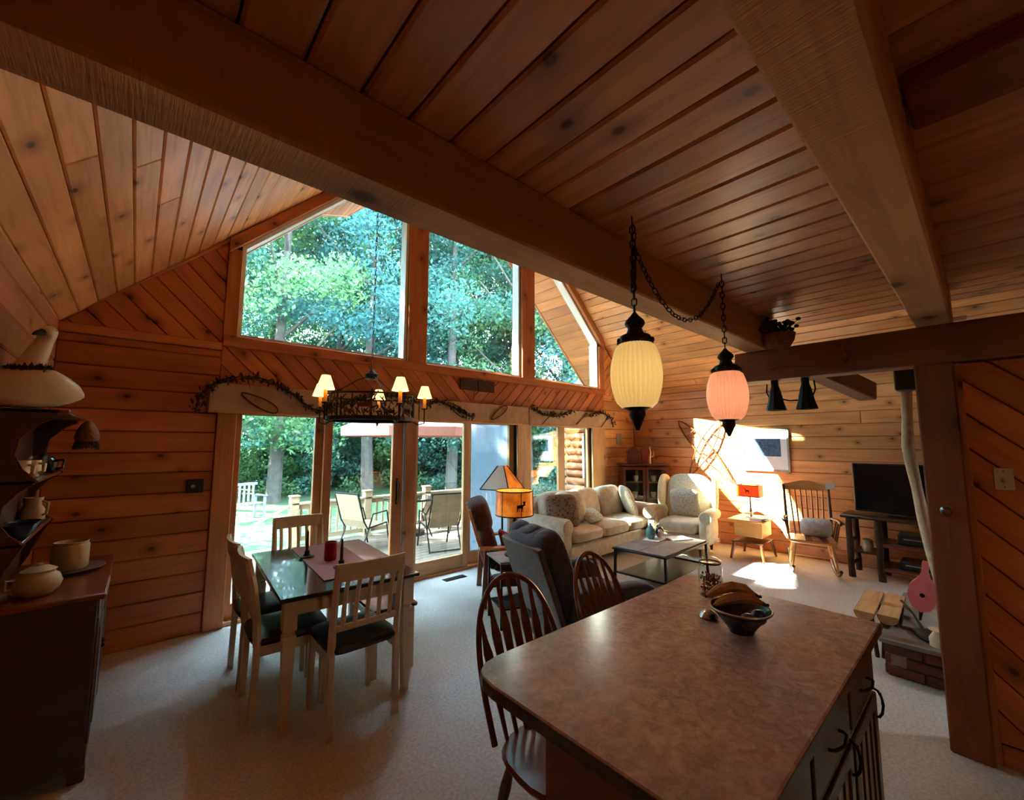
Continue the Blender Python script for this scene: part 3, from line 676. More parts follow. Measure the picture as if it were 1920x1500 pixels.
# --- pendant lanterns over the island
def link_chain(b, pts, ll=.03, r=.0028, w_=.009):
    P = [Vector(p) for p in pts]; seg = []
    for i in range(len(P)-1):
        n = max(1, round((P[i+1]-P[i]).length/ll))
        for k in range(n): seg.append((P[i].lerp(P[i+1], k/n), P[i].lerp(P[i+1], (k+1)/n)))
    for i, (a, c) in enumerate(seg):
        d = (c-a).normalized(); x, y, _ = fr(d); o = x if i % 2 else y; e = (c-a)*.18; a2, c2 = a-e, c+e; m_ = (a2+c2)/2
        b.tube([a2, m_*.5+a2*.5+o*w_, m_*.5+c2*.5+o*w_, c2, m_*.5+c2*.5-o*w_, m_*.5+a2*.5-o*w_], r, 4, closed=True)
def pendant(loc, mat, label, zc, r):
    t = thing('pendant_lantern', label, 'pendant lamp', (loc[0], loc[1], 0), 20, group='ribbed glass lanterns on chains')
    zt, zb = zc+.125, zc-.125; prof = []
    for i in range(15):
        u = i/14; z = zb+(zt-zb)*u; rr = r*(.52+.48*math.sin(math.pi*(.08+.84*u))**.75) if 0 < u < 1 else r*.58
        prof.append((rr*(1.0 if u < .98 else .95), z))
    n = 192; b = MB(); b.lathe(prof, n, rib=lambda k, i: 1 if i in (0, 14) else .93+.07*abs(math.sin(math.pi*k/6))**.7); b.build('glass_globe', mat, t, smooth=50)
    c = MB(); c.lathe([(r*.60, zt-.012), (r*.66, zt-.004), (r*.66, zt+.012), (r*.56, zt+.026), (r*.34, zt+.035), (r*.27, zt+.055), (r*.4, zt+.072), (r*.36, zt+.085), (r*.16, zt+.105), (.006, zt+.118)], 20); c.build('crown_cap', 'bronze', t)
    for k in range(12):
        a = 2*math.pi*k/12; MB().sup((r*.66*math.cos(a), r*.66*math.sin(a), zt+.005), (.008, .008, .011), 1, 1, 8, 6).build('crown_bead', 'bronze', t)
    f = MB(); f.lathe([(r*.5, zb+.006), (r*.54, zb), (r*.30, zb-.012), (r*.32, zb-.03), (r*.24, zb-.045), (.006, zb-.085)], 16); f.build('finial', 'bronze', t)
    ch_ = MB(); link_chain(ch_, [(0, 0, zt+.115), (0, 0, 2.47)]); ch_.build('chain', 'iron', t); MB().tube([(0, 0, 2.51), (0, 0, 2.49), (.012, 0, 2.475), (0, 0, 2.46), (-.008, 0, 2.468)], .003, 6).build('ceiling_hook', 'iron', t)
    ld = bpy.data.lights.new('bulb', 'POINT'); ld.energy = .08; ld.color = (1, .75, .45); ld.shadow_soft_size = .04
    lo = bpy.data.objects.new('bulb', ld); COL.objects.link(lo); lo.parent = t; lo.location = (0, 0, zc)
    return t
p1 = pendant((1.40, .865), 'cream_glass', 'ribbed cream yellow glass lantern on a black chain, nearer the viewer', 1.878, .096)
p2 = pendant((2.245, .865), 'pink_glass', 'ribbed pinkish glass lantern hanging on a black chain beside the track spotlights', 1.866, .098)
b = MB(); pts = []
for i in range(15):
    u = i/14; pts.append((1.52+.72*u, .93-.05*u, 2.44-.28*(1-(2*u-1)**2)*.9+.02*u))
link_chain(b, [(1.42, .87, 2.48), (1.46, .9, 2.3), (1.49, .925, 2.24), (1.52, .93, 2.44)], .028); link_chain(b, pts, .028)
sw = b.build('swag_chain', 'iron'); tag(sw, 'black chain looped along the beam between the two glass lanterns', 'chain')

# --- kitchen island
isl = thing('kitchen_island', 'kitchen island with a speckled brown laminate top and dark framed cabinet fronts', 'island', (0, 0, 0))
top = [(.835, .335), (2.262, .335), (2.262, 1.135), (1.0, 1.15)]
for a in np.linspace(90, 180, 7): top.append((.96+.13*math.cos(R(a))*1.0, 1.03+.12*math.sin(R(a))))
top = top[:4]+[(.95, 1.15), (.90, 1.14), (.862, 1.115), (.84, 1.075), (.832, 1.02)]
mt = MB(); ti = mitre(top, .004); n = len(top)
mt.add([(x, y, .872) for x, y in top]+[(x, y, .907) for x, y in top]+[(x, y, .911) for x, y in ti],
       [tuple(range(2*n, 3*n)), tuple(range(n))[::-1]]+[(i, (i+1) % n, n+(i+1) % n, n+i) for i in range(n)]+[(n+i, n+(i+1) % n, 2*n+(i+1) % n, 2*n+i) for i in range(n)])
ob = mt.build('worktop', 'laminate', isl, smooth=30)
eb = MB()
for i in range(n):
    a, c = top[i], top[(i+1) % n]; d = Vector((c[0]-a[0], c[1]-a[1])); nn = Vector((d.y, -d.x)).normalized()*.0016
    eb.add([(a[0]+nn.x, a[1]+nn.y, .873), (c[0]+nn.x, c[1]+nn.y, .873), (c[0]+nn.x, c[1]+nn.y, .905), (a[0]+nn.x, a[1]+nn.y, .905)], [(0, 1, 2, 3)])
eb.build('worktop_edge_band', 'walnut', isl, smooth=0)
MB().box(.90, 2.20, .375, .86, .09, .872).build('carcass', 'oak', isl, smooth=0)
MB().box(.93, 2.17, .42, .84, 0, .09).build('toe_kick', 'black_plastic', isl, smooth=0)
MB().cbox((.893, .617, .48), (.014, .485, .78), .003).build('end_panel', 'oak', isl)
MB().cbox((2.207, .617, .48), (.014, .485, .78), .003).build('end_panel', 'oak', isl)
MB().cbox((1.55, .866, .48), (1.3, .012, .78), .003).build('back_panel', 'oak', isl)
xs = [(.92, 1.33), (1.35, 1.76), (1.78, 2.18)]
for x0, x1 in xs:
    d_ = MB(); d_.cbox(((x0+x1)/2, .368, .39), (x1-x0-.01, .016, .58), .003); do = d_.build('cabinet_door', 'cab_panel', isl)
    for q in ((x0+.03, x0+.03, .1, .68), (x1-.03, x1-.03, .1, .68)): MB().cbox((q[0], .358, .39), (.05, .012, .58), .003).build('door_stile', 'walnut', do)
    for z in (.125, .655): MB().cbox(((x0+x1)/2, .358, z), (x1-x0-.1, .012, .05), .003).build('door_rail', 'walnut', do)
    for k in range(3): MB().cbox((x0+.12+(x1-x0-.24)*k/2, .358, .39), (.008, .008, .48), .002).build('door_bead', 'walnut', do)
    hb = MB(); hx = x1-.03; hb.tube([(hx, .356, .6), (hx-.004, .343, .605), (hx-.004, .334, .62), (hx+.004, .33, .65), (hx-.003, .334, .68), (hx, .343, .695), (hx, .356, .7)], .0045, 8); hb.tube([(hx, .332, .65), (hx+.012, .334, .662), (hx+.016, .338, .685)], [.004, .003, .002], 6); hb.build('twig_handle', 'iron', do)
    dr = MB().cbox(((x0+x1)/2, .366, .775), (x1-x0-.01, .02, .15), .004).build('drawer_front', 'walnut', isl)
    hb = MB(); hx = (x0+x1)/2; hb.tube([(hx-.06, .356, .775), (hx-.055, .342, .777), (hx-.04, .333, .78), (hx, .33, .772), (hx+.04, .333, .78), (hx+.055, .342, .777), (hx+.06, .356, .775)], .0045, 8); hb.build('twig_pull', 'iron', dr)
# things on the island
bw = thing('fruit_bowl', 'dark glazed bowl with a pale rim on the island, holding fruit', 'bowl', (1.765, .672, .911))
MB().lathe([(.0, 0), (.042, .0), (.044, .008), (.05, .016), (.095, .075), (.104, .085), (.108, .088), (.106, .082), (.092, .07), (.045, .014), (.0, .012)], 32).build('bowl_body', 'black_glaze', bw, smooth=60)
MB().tube([(.106*math.cos(a), .106*math.sin(a), .087) for a in np.linspace(0, 2*math.pi, 33)[:-1]], .004, 6, closed=True).build('rim', 'pewter', bw)
def banana(name, label, off, bend, tilt):
    t = thing('banana', label, 'fruit', (1.765+off[0], .672+off[1], .911+off[2]), tilt, group='bananas in the bowl')
    P = [(-.1, 0, .0), (-.085, 0, .008), (-.05, 0, .026*bend), (0, 0, .036*bend), (.05, 0, .028*bend), (.085, 0, .008)]
    MB().tube(P, [.004, .012, .019, .021, .019, .009], 8).build('banana_skin', 'banana', t); MB().tube([(.083, 0, .009), (.1, 0, .0), (.112, 0, .0)], [.009, .006, .006], 7).build('stalk', 'banana_tip', t); MB().tube([(-.104, 0, -.003), (-.098, 0, .002)], [.003, .006], 7).build('tip', 'banana_tip', t)
banana('a', 'ripe spotted banana, the upper one in the dark bowl', (.005, .03, .118), 1, -42); banana('b', 'ripe spotted banana, the lower one in the dark bowl', (-.005, .0, .096), .8, -40)
for (dx, dy, s, lb, mt_) in ((-.05, -.045, .03, 'dark blue plum under the bananas, at the near side of the bowl', 'plum'), (.02, -.055, .028, 'dark plum under the bananas, at the right side of the bowl', 'plum')):
    o = MB().sup((0, 0, 0), (s, s, s*.95), 1, 1, 16, 10).build('plum', mt_, None, (1.765+dx, .672+dy, .911+.062)); tag(o, lb, 'fruit', 'plums in the bowl')
jr = thing('apothecary_jar', 'tall lidded glass jar half full of brown potpourri beside the fruit bowl', 'jar', (2.07, .915, .911))
MB().lathe([(.0, 0), (.05, 0), (.053, .006), (.053, .125), (.044, .145), (.044, .15), (.041, .15), (.041, .143), (.05, .122), (.05, .01), (0, .006)], 28).build('jar_body', 'jar_glass', jr, smooth=60)
b = MB()
for i in range(170):
    a = random.uniform(0, 6.28); r_ = .044*math.sqrt(random.random()); M = Matrix.Translation((r_*math.cos(a), r_*math.sin(a), random.uniform(.012, .098))) @ Euler((random.uniform(0, 3), random.uniform(0, 3), 0)).to_matrix().to_4x4()
    b.sup((0, 0, 0), (.009, .006, .002), 1, 1, 6, 4, M)
tag(b.build('potpourri_fill', 'potpourri', jr), kind='stuff')
MB().lathe([(.046, .15), (.05, .153), (.05, .16), (.03, .172), (.012, .176), (.016, .19), (.01, .2), (.0, .202)], 24).build('jar_lid', 'jar_glass', jr, smooth=60)
MB().tube([(.045*math.cos(a), .045*math.sin(a), .149) for a in np.linspace(0, 6.283, 25)[:-1]], .004, 6, closed=True).build('clamp_ring', 'iron', jr)
o = MB().lathe([(.0, 0), (.03, 0), (.036, .006), (.03, .02), (.012, .032), (.0, .033)], 18).build('pewter_dome', 'chrome', None, (1.80, .81, .911)); tag(o, 'small silvery dome lying beside the bowl on the island', 'ornament')

# --- windsor chairs at the island
def make_windsor(label):
    t = thing('windsor_chair', label, 'chair', group='bow-back windsor chairs at the island')
    s_ = MB(); s_.sup((0, .0, .445), (.225, .21, .022), .75, .5, 28, 8); s_.build('seat', 'oak', t)
    for sx in (-1, 1):
        for sy in (-1, 1):
            P = [Vector((sx*.14, sy*.13, .435)).lerp(Vector((sx*.215, sy*.21, 0)), u) for u in (0, .15, .3, .5, .62, .7, .8, 1)]
            MB().tube(P, [.013, .016, .022, .018, .02, .013, .018, .011], 10).build('leg', 'oak', t)
        P = [Vector((sx*.185, -.178, .2)).lerp(Vector((sx*.185, .178, .2)), u) for u in (0, .25, .5, .75, 1)]; MB().tube(P, [.008, .011, .015, .011, .008], 8).build('stretcher', 'oak', t)
    MB().tube([(-.185, 0, .2), (0, 0, .2), (.185, 0, .2)], [.008, .014, .008], 8).build('stretcher', 'oak', t)
    def bow(u):   # u 0..1
        a = math.pi*u; x = -.205*math.cos(a); z = .46+.545*max(math.sin(a), 0)**.62; return Vector((x*(1+.14*math.sin(a)**.5 if math.sin(a) > 0 else x), -.165-.22*(z-.46)/.545, z))
    B_ = MB(); B_.tube([bow(i/28) for i in range(29)], .0125, 8); B_.build('bow', 'oak', t)
    for i in range(7):
        u = -1+2*i/6; x0 = .145*u; xt = .175*u; a = math.acos(-xt/.229); zt = .46+.545*math.sin(a)**.62
        p0 = Vector((x0, -.168, .455)); p1 = Vector((xt, -.165-.22*(zt-.46)/.545, zt)); sp = MB(); P = [p0.lerp(p1, q) for q in (0, .2, .5, .68, .8, 1)]
        wd = [.007, .009, .017, .02, .01, .006]; vs = []
        for q, wq in zip(P, wd): vs += [(q.x-wq, q.y-.005, q.z), (q.x+wq, q.y-.005, q.z), (q.x+wq, q.y+.005, q.z), (q.x-wq, q.y+.005, q.z)]
        fs = [(3, 2, 1, 0), (20, 21, 22, 23)]+[(4*i_+k, 4*i_+(k+1) % 4, 4*i_+4+(k+1) % 4, 4*i_+4+k) for i_ in range(5) for k in range(4)]
        sp.add(vs, fs).build('spindle', 'oak', t, smooth=30)
    return t
wc = make_windsor('brown bow-back windsor chair at the island, nearest the rounded worktop corner'); wc.location = (1.30, 1.16, 0); wc.rotation_euler.z = R(174)
c = copy_tree(wc); c.location = (1.96, 1.16, 0); c.rotation_euler.z = R(184); c['label'] = 'brown bow-back windsor chair at the island, in front of the grey recliner'

# ================================================================== LIVING ROOM
def cushion(c, r, e=.45, M=None, nu=24, nv=12): return MB().sup(c, r, e, .55, nu, nv, M)
# --- recliner (its back turned to the dining area)
rc = thing('recliner', 'dark grey upholstered recliner with a channelled back, turned away behind the windsor chairs', 'armchair', (2.70, 2.23, 0), -105)
RB = Matrix.Translation((0, -.26, .38)) @ Matrix.Rotation(R(20), 4, 'X')
MB().cbox((0, -.075, .26), (.60, .05, .62), .012, RB).build('back_panel', 'recliner_back', rc)
for i in range(3): cushion(((i-1)*.205, .04, .3), (.112, .10, .34), .6, RB).build('back_channel', 'recliner_fabric', rc)
bw_ = MB(); bw_.sup((0, .03, .50), (.31, .13, .12), .6, .7, 24, 12, RB); bw_.build('head_roll', 'recliner_fabric', rc)
MB().cbox((0, .05, .2), (.62, .66, .26), .03).build('seat_base', 'recliner_back', rc)
cushion((0, .1, .38), (.285, .34, .10), .4).build('seat_cushion', 'recliner_fabric', rc)
for sx in (-1, 1): cushion((sx*.36, .08, .36), (.085, .38, .24), .5).build('arm', 'recliner_fabric', rc)
MB().sup((0, .44, .2), (.29, .05, .16), .4, .4).build('footrest', 'recliner_fabric', rc)
for sx in (-1, 1):
    for sy in (-.24, .32): MB().cyl((sx*.25, sy, 0), (sx*.25, sy, .09), .025).build('foot', 'walnut', rc)
# --- morris chair
mc = thing('morris_chair', 'wooden framed lounge chair with plump dark brown cushions beside the glass door', 'armchair', (3.17, 3.50, 0), -123)
RB = Matrix.Translation((0, -.24, .36)) @ Matrix.Rotation(R(17), 4, 'X')
for sx in (-1, 1):
    MB().bar((sx*.34, -.37, 0), (sx*.34, -.34, .56), .05, .055, .004, up=(0, 1, 0)).build('back_leg', 'oak', mc)
    MB().bar((sx*.34, .34, 0), (sx*.34, .34, .54), .05, .055, .004, up=(0, 1, 0)).build('front_leg', 'oak', mc)
    MB().cbox((sx*.34, 0, .57), (.085, .84, .025), .006).build('arm_rest', 'honey', mc)
    MB().cbox((sx*.34, 0, .24), (.022, .66, .09), .004).build('side_rail', 'oak', mc)
    MB().bar(RB @ Vector((sx*.27, -.1, -.02)), RB @ Vector((sx*.27, -.1, .64)), .035, .03, .004, up=(0, 1, 0)).build('back_stile', 'honey', mc)
for k in range(4): MB().cbox((0, -.1, .1+.16*k), (.52, .016, .05), .003, RB).build('back_slat', 'honey', mc)
for y in (-.3, .33): MB().cbox((0, y, .25), (.66, .022, .1), .004).build('cross_rail', 'oak', mc)
cushion((0, .0, .2), (.27, .085, .25), .5, RB).build('back_cushion', 'morris_fabric', mc); cushion((0, .0, .53), (.28, .11, .17), .6, RB).build('head_cushion', 'morris_fabric', mc)
cushion((0, .06, .37), (.29, .34, .085), .4).build('seat_cushion', 'morris_fabric', mc)
o = MB().cbox((0, 0, 0), (.22, .05, .24), .02, Matrix.Rotation(R(14), 4, 'X')).build('red_pillow', 'red_book', None, (3.02, 3.50, .575), (0, 0, R(-110))); tag(o, 'bright red cushion propped on the brown lounge chair', 'cushion')
# --- lamp table with mica lamp
lt = thing('lamp_table', 'small black metal end table between the lounge chair and the recliner', 'side table', (2.72, 3.02, 0), -20)
MB().cbox((0, 0, .565), (.42, .38, .02), .004).build('table_top', 'slate', lt); MB().cbox((0, 0, .16), (.36, .32, .014), .003).build('shelf', 'iron', lt)
for sx in (-1, 1):
    for sy in (-1, 1): MB().bar((sx*.19, sy*.17, 0), (sx*.19, sy*.17, .555), .018, .018, .002, up=(0, 1, 0)).build('leg', 'iron', lt)
ml = thing('mica_lamp', 'glowing amber drum lamp with a dark moose on its shade, on the end table', 'lamp', (2.72, 3.02, .576))
MB().lathe([(.09, 0), (.095, .012), (.03, .022), (.016, .05), (.02, .1), (.014, .16), (.012, .37)], 20).build('base', 'bronze', ml)
for k in range(4):
    a = 2*math.pi*k/4; MB().tube([(.07*math.cos(a), .07*math.sin(a), .015), (.055*math.cos(a), .055*math.sin(a), .2), (.03*math.cos(a), .03*math.sin(a), .36)], .007, 6).build('twig_post', 'pewter', ml)
MB().lathe([(.176, .375), (.172, .595), (.169, .595), (.173, .375)], 36).build('lamp_shade', 'mica', ml, smooth=60)
for z in (.372, .595): MB().tube([(.176*math.cos(a), .176*math.sin(a), z) for a in np.linspace(0, 6.283, 37)[:-1]], .006, 6, closed=True).build('shade_band', 'iron', ml)
for k in range(6):
    a = 2*math.pi*k/6+.15; MB().bar((.177*math.cos(a), .177*math.sin(a), .372), (.174*math.cos(a), .174*math.sin(a), .595), .008, .004, .001).build('shade_rib', 'iron', ml)
def moose(parent, r, ang, z, s, mat='iron'):
    b = MB(); ca, sa = math.cos(ang), math.sin(ang); M = Matrix(((-sa*s, 0, ca, ca*r), (ca*s, 0, sa, sa*r), (0, s, 0, z), (0, 0, 0, 1)))
    for pl in ([(-.5, 0), (.45, -.05), (.5, .4), (.2, .5), (-.5, .4)], [(-.5, -.6), (-.38, -.6), (-.3, .05), (-.5, .05)], [(-.2, -.55), (-.1, -.55), (-.1, .05), (-.25, .05)], [(.2, -.55), (.3, -.55), (.3, .05), (.15, .05)], [(.4, -.6), (.5, -.6), (.5, .05), (.35, .05)], [(.4, .2), (.85, .45), (.8, .65), (.35, .5)], [(.55, .6), (.75, .6), (.95, 1.0), (.4, .95)]): b.prism(pl, 0, .002, M)
    b.build('moose_silhouette', mat, parent, smooth=0)
moose(ml, .1765, R(-115), .455, .06); moose(ml, .1765, R(-10), .455, .06)
ld = bpy.data.lights.new('bulb', 'POINT'); ld.energy = 1.3; ld.color = (1, .6, .25); ld.shadow_soft_size = .05; lo = bpy.data.objects.new('bulb', ld); COL.objects.link(lo); lo.parent = ml; lo.location = (0, 0, .48)
# --- pyramid-shade floor lamp behind it
pl_ = thing('floor_lamp', 'lamp with a flared pyramid shade, amber with its sunlit half coloured white, behind the drum lamp', 'lamp', (3.42, 4.02, 0), 20)
MB().lathe([(.13, 0), (.135, .015), (.03, .03), (.014, .05), (.012, 1.3)], 20).build('pole', 'bronze', pl_)
q0 = [(-.2, -.2), (.2, -.2), (.2, .2), (-.2, .2)]; q1 = [(-.04, -.04), (.04, -.04), (.04, .04), (-.04, .04)]; z0, z1 = 1.06, 1.34
for k in range(4):
    a, c = q0[k], q0[(k+1) % 4]; d, e = q1[(k+1) % 4], q1[k]; nb = MB(); t_ = .988
    nb.add([(a[0], a[1], z0), (c[0], c[1], z0), (d[0], d[1], z1), (e[0], e[1], z1), (a[0]*t_, a[1]*t_, z0), (c[0]*t_, c[1]*t_, z0), (d[0]*.95, d[1]*.95, z1), (e[0]*.95, e[1]*.95, z1)], [(0,1,2,3),(7,6,5,4),(0,4,5,1),(1,5,6,2),(2,6,7,3),(3,7,4,0)])
    nb.build('shade_panel', 'shade_sunlit' if k in (3, 2) else 'mica', pl_, smooth=0)  # white panels put the sunlit side of the shade into colour
    MB().bar((a[0], a[1], z0), (e[0], e[1], z1), .012, .012, .002).build('shade_rib', 'iron', pl_); MB().bar((a[0], a[1], z0), (c[0], c[1], z0), .012, .012, .002).build('shade_hem', 'iron', pl_)
# --- sofa under the window
sf = thing('sofa', 'cream upholstered three-seat sofa with rolled arms under the window', 'sofa', (5.24, 4.03, 0), 180)
MB().cbox((0, 0, .2), (2.16, .84, .22), .02).build('base', 'sofa_fabric', sf)
MB().sup((0, -.36, .52), (1.06, .12, .36), .3, .5, 32, 12).build('back_frame', 'sofa_fabric', sf)
for k in range(3):
    cushion(((k-1)*.63, .06, .40), (.318, .40, .10), .3).build('seat_cushion', 'sofa_fabric', sf)
    M = Matrix.Translation(((k-1)*.63, -.20, .68)) @ Matrix.Rotation(R(14), 4, 'X'); cushion((0, 0, 0), (.31, .13, .25), .5, M).build('back_cushion', 'sofa_fabric', sf)
for sx in (-1, 1):
    ar = MB(); ar.cbox((sx*1.07, .0, .3), (.17, .84, .42), .02); ar.build('arm', 'sofa_fabric', sf)
    rl = MB(); rl.tube([(sx*1.08, -.4, .54), (sx*1.08, 0, .54), (sx*1.08, .40, .54), (sx*1.08, .43, .54)], [.115, .118, .118, .10], 20); rl.build('arm_roll', 'sofa_fabric', sf)
    MB().sup((sx*1.08, .43, .54), (.085, .012, .085), 1, 1, 16, 8).build('arm_rosette', 'quilt_fabric', sf)
    for sy in (-.34, .34): MB().cyl((sx*1.0, sy, 0), (sx*1.0, sy, .1), .03).build('foot', 'walnut', sf)
def pillow(name, mat, loc, size, rot, label, grp='scatter cushions on the sofa'):
    o = MB().sup((0, 0, 0), (size[0]/2, size[1]/2, size[2]/2), .45, 1.0, 28, 12).build(name, mat, None, loc, [R(a) for a in rot]); return tag(o, label, 'cushion', grp)
pillow('throw_pillow', 'pillow_dark', (4.42, 3.92, .70), (.46, .46, .16), (68, 0, -30), 'dark patterned square cushion leaning in the near corner of the sofa')
pillow('throw_pillow', 'sofa_fabric', (4.68, 4.0, .72), (.46, .46, .16), (66, 0, -22), 'plain beige square cushion tilted behind the dark patterned one')
pillow('throw_pillow', 'pillow_blue', (4.98, 3.88, .585), (.42, .26, .15), (30, 0, 8), 'small blue and cream oblong cushion lying on the sofa seat')
pillow('throw_pillow', 'pillow_pattern', (6.0, 3.92, .70), (.5, .5, .17), (70, 0, 50), 'pale printed square cushion in the far corner of the sofa')
# --- coffee table and what stands on it
ct = thing('coffee_table', 'low slate-topped coffee table with black legs and a lower shelf in front of the sofa', 'table', (4.72, 2.64, 0), 2)
for i in range(3):
    for j in range(2): MB().cbox((-.355+.355*i, -.155+.31*j, .44), (.348, .303, .018), .004).build('slate_tile', 'slate', ct)
MB().cbox((0, 0, .425), (1.1, .66, .016), .004).build('top_frame', 'iron', ct); MB().cbox((0, 0, .16), (1.0, .56, .014), .003).build('lower_shelf', 'walnut', ct)
for sx in (-1, 1):
    MB().cbox((sx*.53, 0, .17), (.02, .6, .02), .002).build('stretcher', 'iron', ct)
    for sy in (-1, 1): MB().bar((sx*.53, sy*.31, 0), (sx*.52, sy*.3, .42), .026, .026, .003, up=(0, 1, 0)).build('leg', 'iron', ct)
o = MB().cbox((0, 0, 0), (.34, .2, .008), .003).build('tray', 'paper_white', None, (4.86, 2.80, .454), (0, 0, R(10))); tag(o, 'small pale tray under the jar and bottle on the coffee table', 'tray')
t = thing('ginger_jar', 'pale turquoise glass jar with a pointed lid on the coffee table', 'jar', (4.80, 2.83, .459)); MB().lathe([(.0, 0), (.035, 0), (.055, .03), (.06, .08), (.045, .12), (.03, .13)], 20).build('jar_body', 'teal_glass', t); MB().lathe([(.036, .13), (.03, .15), (.012, .165), (.014, .18), (0, .19)], 16).build('jar_lid', 'teal_glass', t)
t = thing('loon_figurine', 'black and white bird figurine beside the turquoise jar', 'figurine', (4.93, 2.78, .459)); MB().sup((0, 0, .07), (.06, .05, .07), 1, 1, 16, 12).build('bird_body', 'black_glaze', t); MB().sup((-.035, -.025, .06), (.035, .035, .055), 1, 1, 14, 10).build('bird_breast', 'paper_white', t); MB().sup((-.02, 0, .15), (.03, .026, .03), 1, 1, 12, 8).build('bird_head', 'paper_white', t)
MB().tube([(-.04, 0, .15), (-.06, 0, .148), (-.085, 0, .14)], [.01, .007, .002], 6).build('bill', 'black_glaze', t)
o = MB().cbox((0, 0, 0), (.28, .21, .012), .003).build('magazine', 'paper_white', None, (5.08, 2.62, .456), (0, 0, R(-25))); tag(o, 'pale magazine lying on the sunny end of the coffee table', 'magazine')
# --- wing chair
wg = thing('wing_chair', 'cream quilted wing chair with rolled arms in front of the crossed snowshoes', 'armchair', (6.36, 3.18, 0), 100)
MB().cbox((0, .02, .22), (.7, .68, .2), .03).build('base', 'sofa_fabric', wg); cushion((0, .08, .40), (.29, .33, .10), .35).build('seat_cushion', 'sofa_fabric', wg)
RB = Matrix.Translation((0, -.28, .4)) @ Matrix.Rotation(R(9), 4, 'X')
bk = MB(); bk.sup((0, 0, .34), (.35, .10, .40), .45, .6, 28, 14, RB); bk.build('backrest', 'quilt_fabric', wg)
for sx in (-1, 1):
    w_ = MB(); w_.sup((sx*.37, .10, .42), (.055, .19, .30), .8, .8, 18, 12, RB @ Matrix.Rotation(R(-12*sx), 4, 'Z')); w_.build('wing', 'quilt_fabric', wg)
    cushion((sx*.37, .06, .36), (.08, .32, .20), .5).build('arm', 'sofa_fabric', wg); MB().tube([(sx*.39, -.25, .56), (sx*.40, .1, .57), (sx*.41, .36, .565), (sx*.41, .39, .565)], [.085, .09, .095, .08], 18).build('arm_roll', 'quilt_fabric', wg)
    for sy in (-.28, .3): MB().tube([(sx*.3, sy, .14), (sx*.31, sy*1.05, .07), (sx*.31, sy*1.08, 0)], [.03, .024, .018], 10).build('leg', 'walnut', wg)
o = MB().sup((0, 0, 0), (.22, .22, .075), .45, 1, 28, 12).build('throw_pillow', 'pillow_pattern', None, (6.44, 3.19, .71), (R(76), 0, R(100))); tag(o, 'square patterned cushion upright on the seat of the wing chair', 'cushion')
# --- corner cabinet
cc = thing('curio_cabinet', 'dark red-brown curio cabinet with glass doors in the corner by the window', 'cabinet', (6.80, 4.12, 0), -45)
W_, D_, H_ = .78, .32, 1.26
MB().cbox((0, 0, H_-.015), (W_+.06, D_+.05, .03), .006).build('cabinet_top', 'cherry', cc); MB().cbox((0, 0, .05), (W_, D_, .1), .004).build('plinth', 'cherry', cc)
MB().cbox((0, D_/2-.008, .65), (W_, .016, 1.12), .003).build('back_panel', 'walnut', cc)
for sx in (-1, 1): MB().cbox((sx*(W_/2-.012), 0, .65), (.024, D_, 1.12), .003).build('side_panel', 'cherry', cc)
for z in (.38, .66, .94): MB().cbox((0, .0, z), (W_-.05, D_-.04, .014), .002).build('shelf', 'honey', cc)
for sx in (-1, 1):
    x0, x1 = (.005, W_/2) if sx > 0 else (-W_/2, -.005); xc = (x0+x1)/2
    d_ = MB().box(x0+.03, x1-.03, -D_/2-.002, -D_/2+.002, .13, 1.18).build('door_pane', 'cabinet_glass', cc, smooth=0)
    for x in (x0+.022, x1-.022): MB().cbox((x, -D_/2-.008, .655), (.044, .022, 1.1), .003).build('door_stile', 'cherry', cc)
    for z in (.125, 1.185): MB().cbox((xc, -D_/2-.008, z), (x1-x0-.08, .022, .05), .003).build('door_rail', 'cherry', cc)
    MB().sup((x0+.022 if sx > 0 else x1-.022, -D_/2-.025, .66), (.011, .014, .011), 1, 1, 10, 8).build('knob', 'bronze', cc)
def ontop(name, mat, mb, dx, dy, z, label, cat, grp=None):
    M = Matrix.Rotation(R(-45), 4, 'Z'); p = M @ Vector((dx, dy, 0)); o = mb.build(name, mat, None, (6.80+p.x, 4.12+p.y, z), (0, 0, R(-45))); return tag(o, label, cat, grp)
k_ = 0
for (dx, z) in ((-.18, .388), (.15, .388), (-.16, .668), (.16, .668), (-.14, .948), (.17, .948)):
    lbs = ['white china cup on the low shelf of the curio cabinet, window side', 'white china cup on the low shelf of the curio cabinet, wall side', 'white china cup on the middle shelf of the curio cabinet, window side', 'white china cup on the middle shelf of the curio cabinet, wall side', 'white china cup on the top shelf of the curio cabinet, window side', 'white china cup on the top shelf of the curio cabinet, wall side']
    ontop('china_cup', 'paper_white', MB().lathe([(0, 0), (.03, 0), (.045, .06), (.05, .1), (.046, .1), (.04, .05), (0, .01)], 14), dx, -.04, z, lbs[k_], 'cup', 'china in the curio cabinet'); k_ += 1
hs = MB(); hs.cbox((0, 0, .1), (.2, .16, .2), .004); hs.prism([(-.12, .2), (.12, .2), (0, .3)], -.09, .09, Matrix(((1,0,0,0),(0,0,-1,0),(0,1,0,0),(0,0,0,1)))); ontop('wooden_birdhouse', 'cherry', hs, -.16, .0, H_, 'dark red wooden birdhouse on top of the curio cabinet', 'birdhouse')
bx2 = MB(); bx2.cbox((0, 0, .2), (.2, .02, .3), .004); ontop('picture_board', 'berry_red', bx2, .1, .08, H_-.04, 'dull red board propped on top of the curio cabinet', 'panel')
fg = MB(); fg.tube([(0, 0, 0), (0, 0, .1), (.02, 0, .2), (.0, 0, .3)], [.03, .022, .014, .008], 8); fg.tube([(.0, 0, .1), (.07, 0, .14), (.075, 0, .22)], [.014, .01, .005], 8); ontop('antler_figurine', 'rawhide', fg, .1, -.08, H_, 'pale carved branching figurine on the curio cabinet', 'figurine')
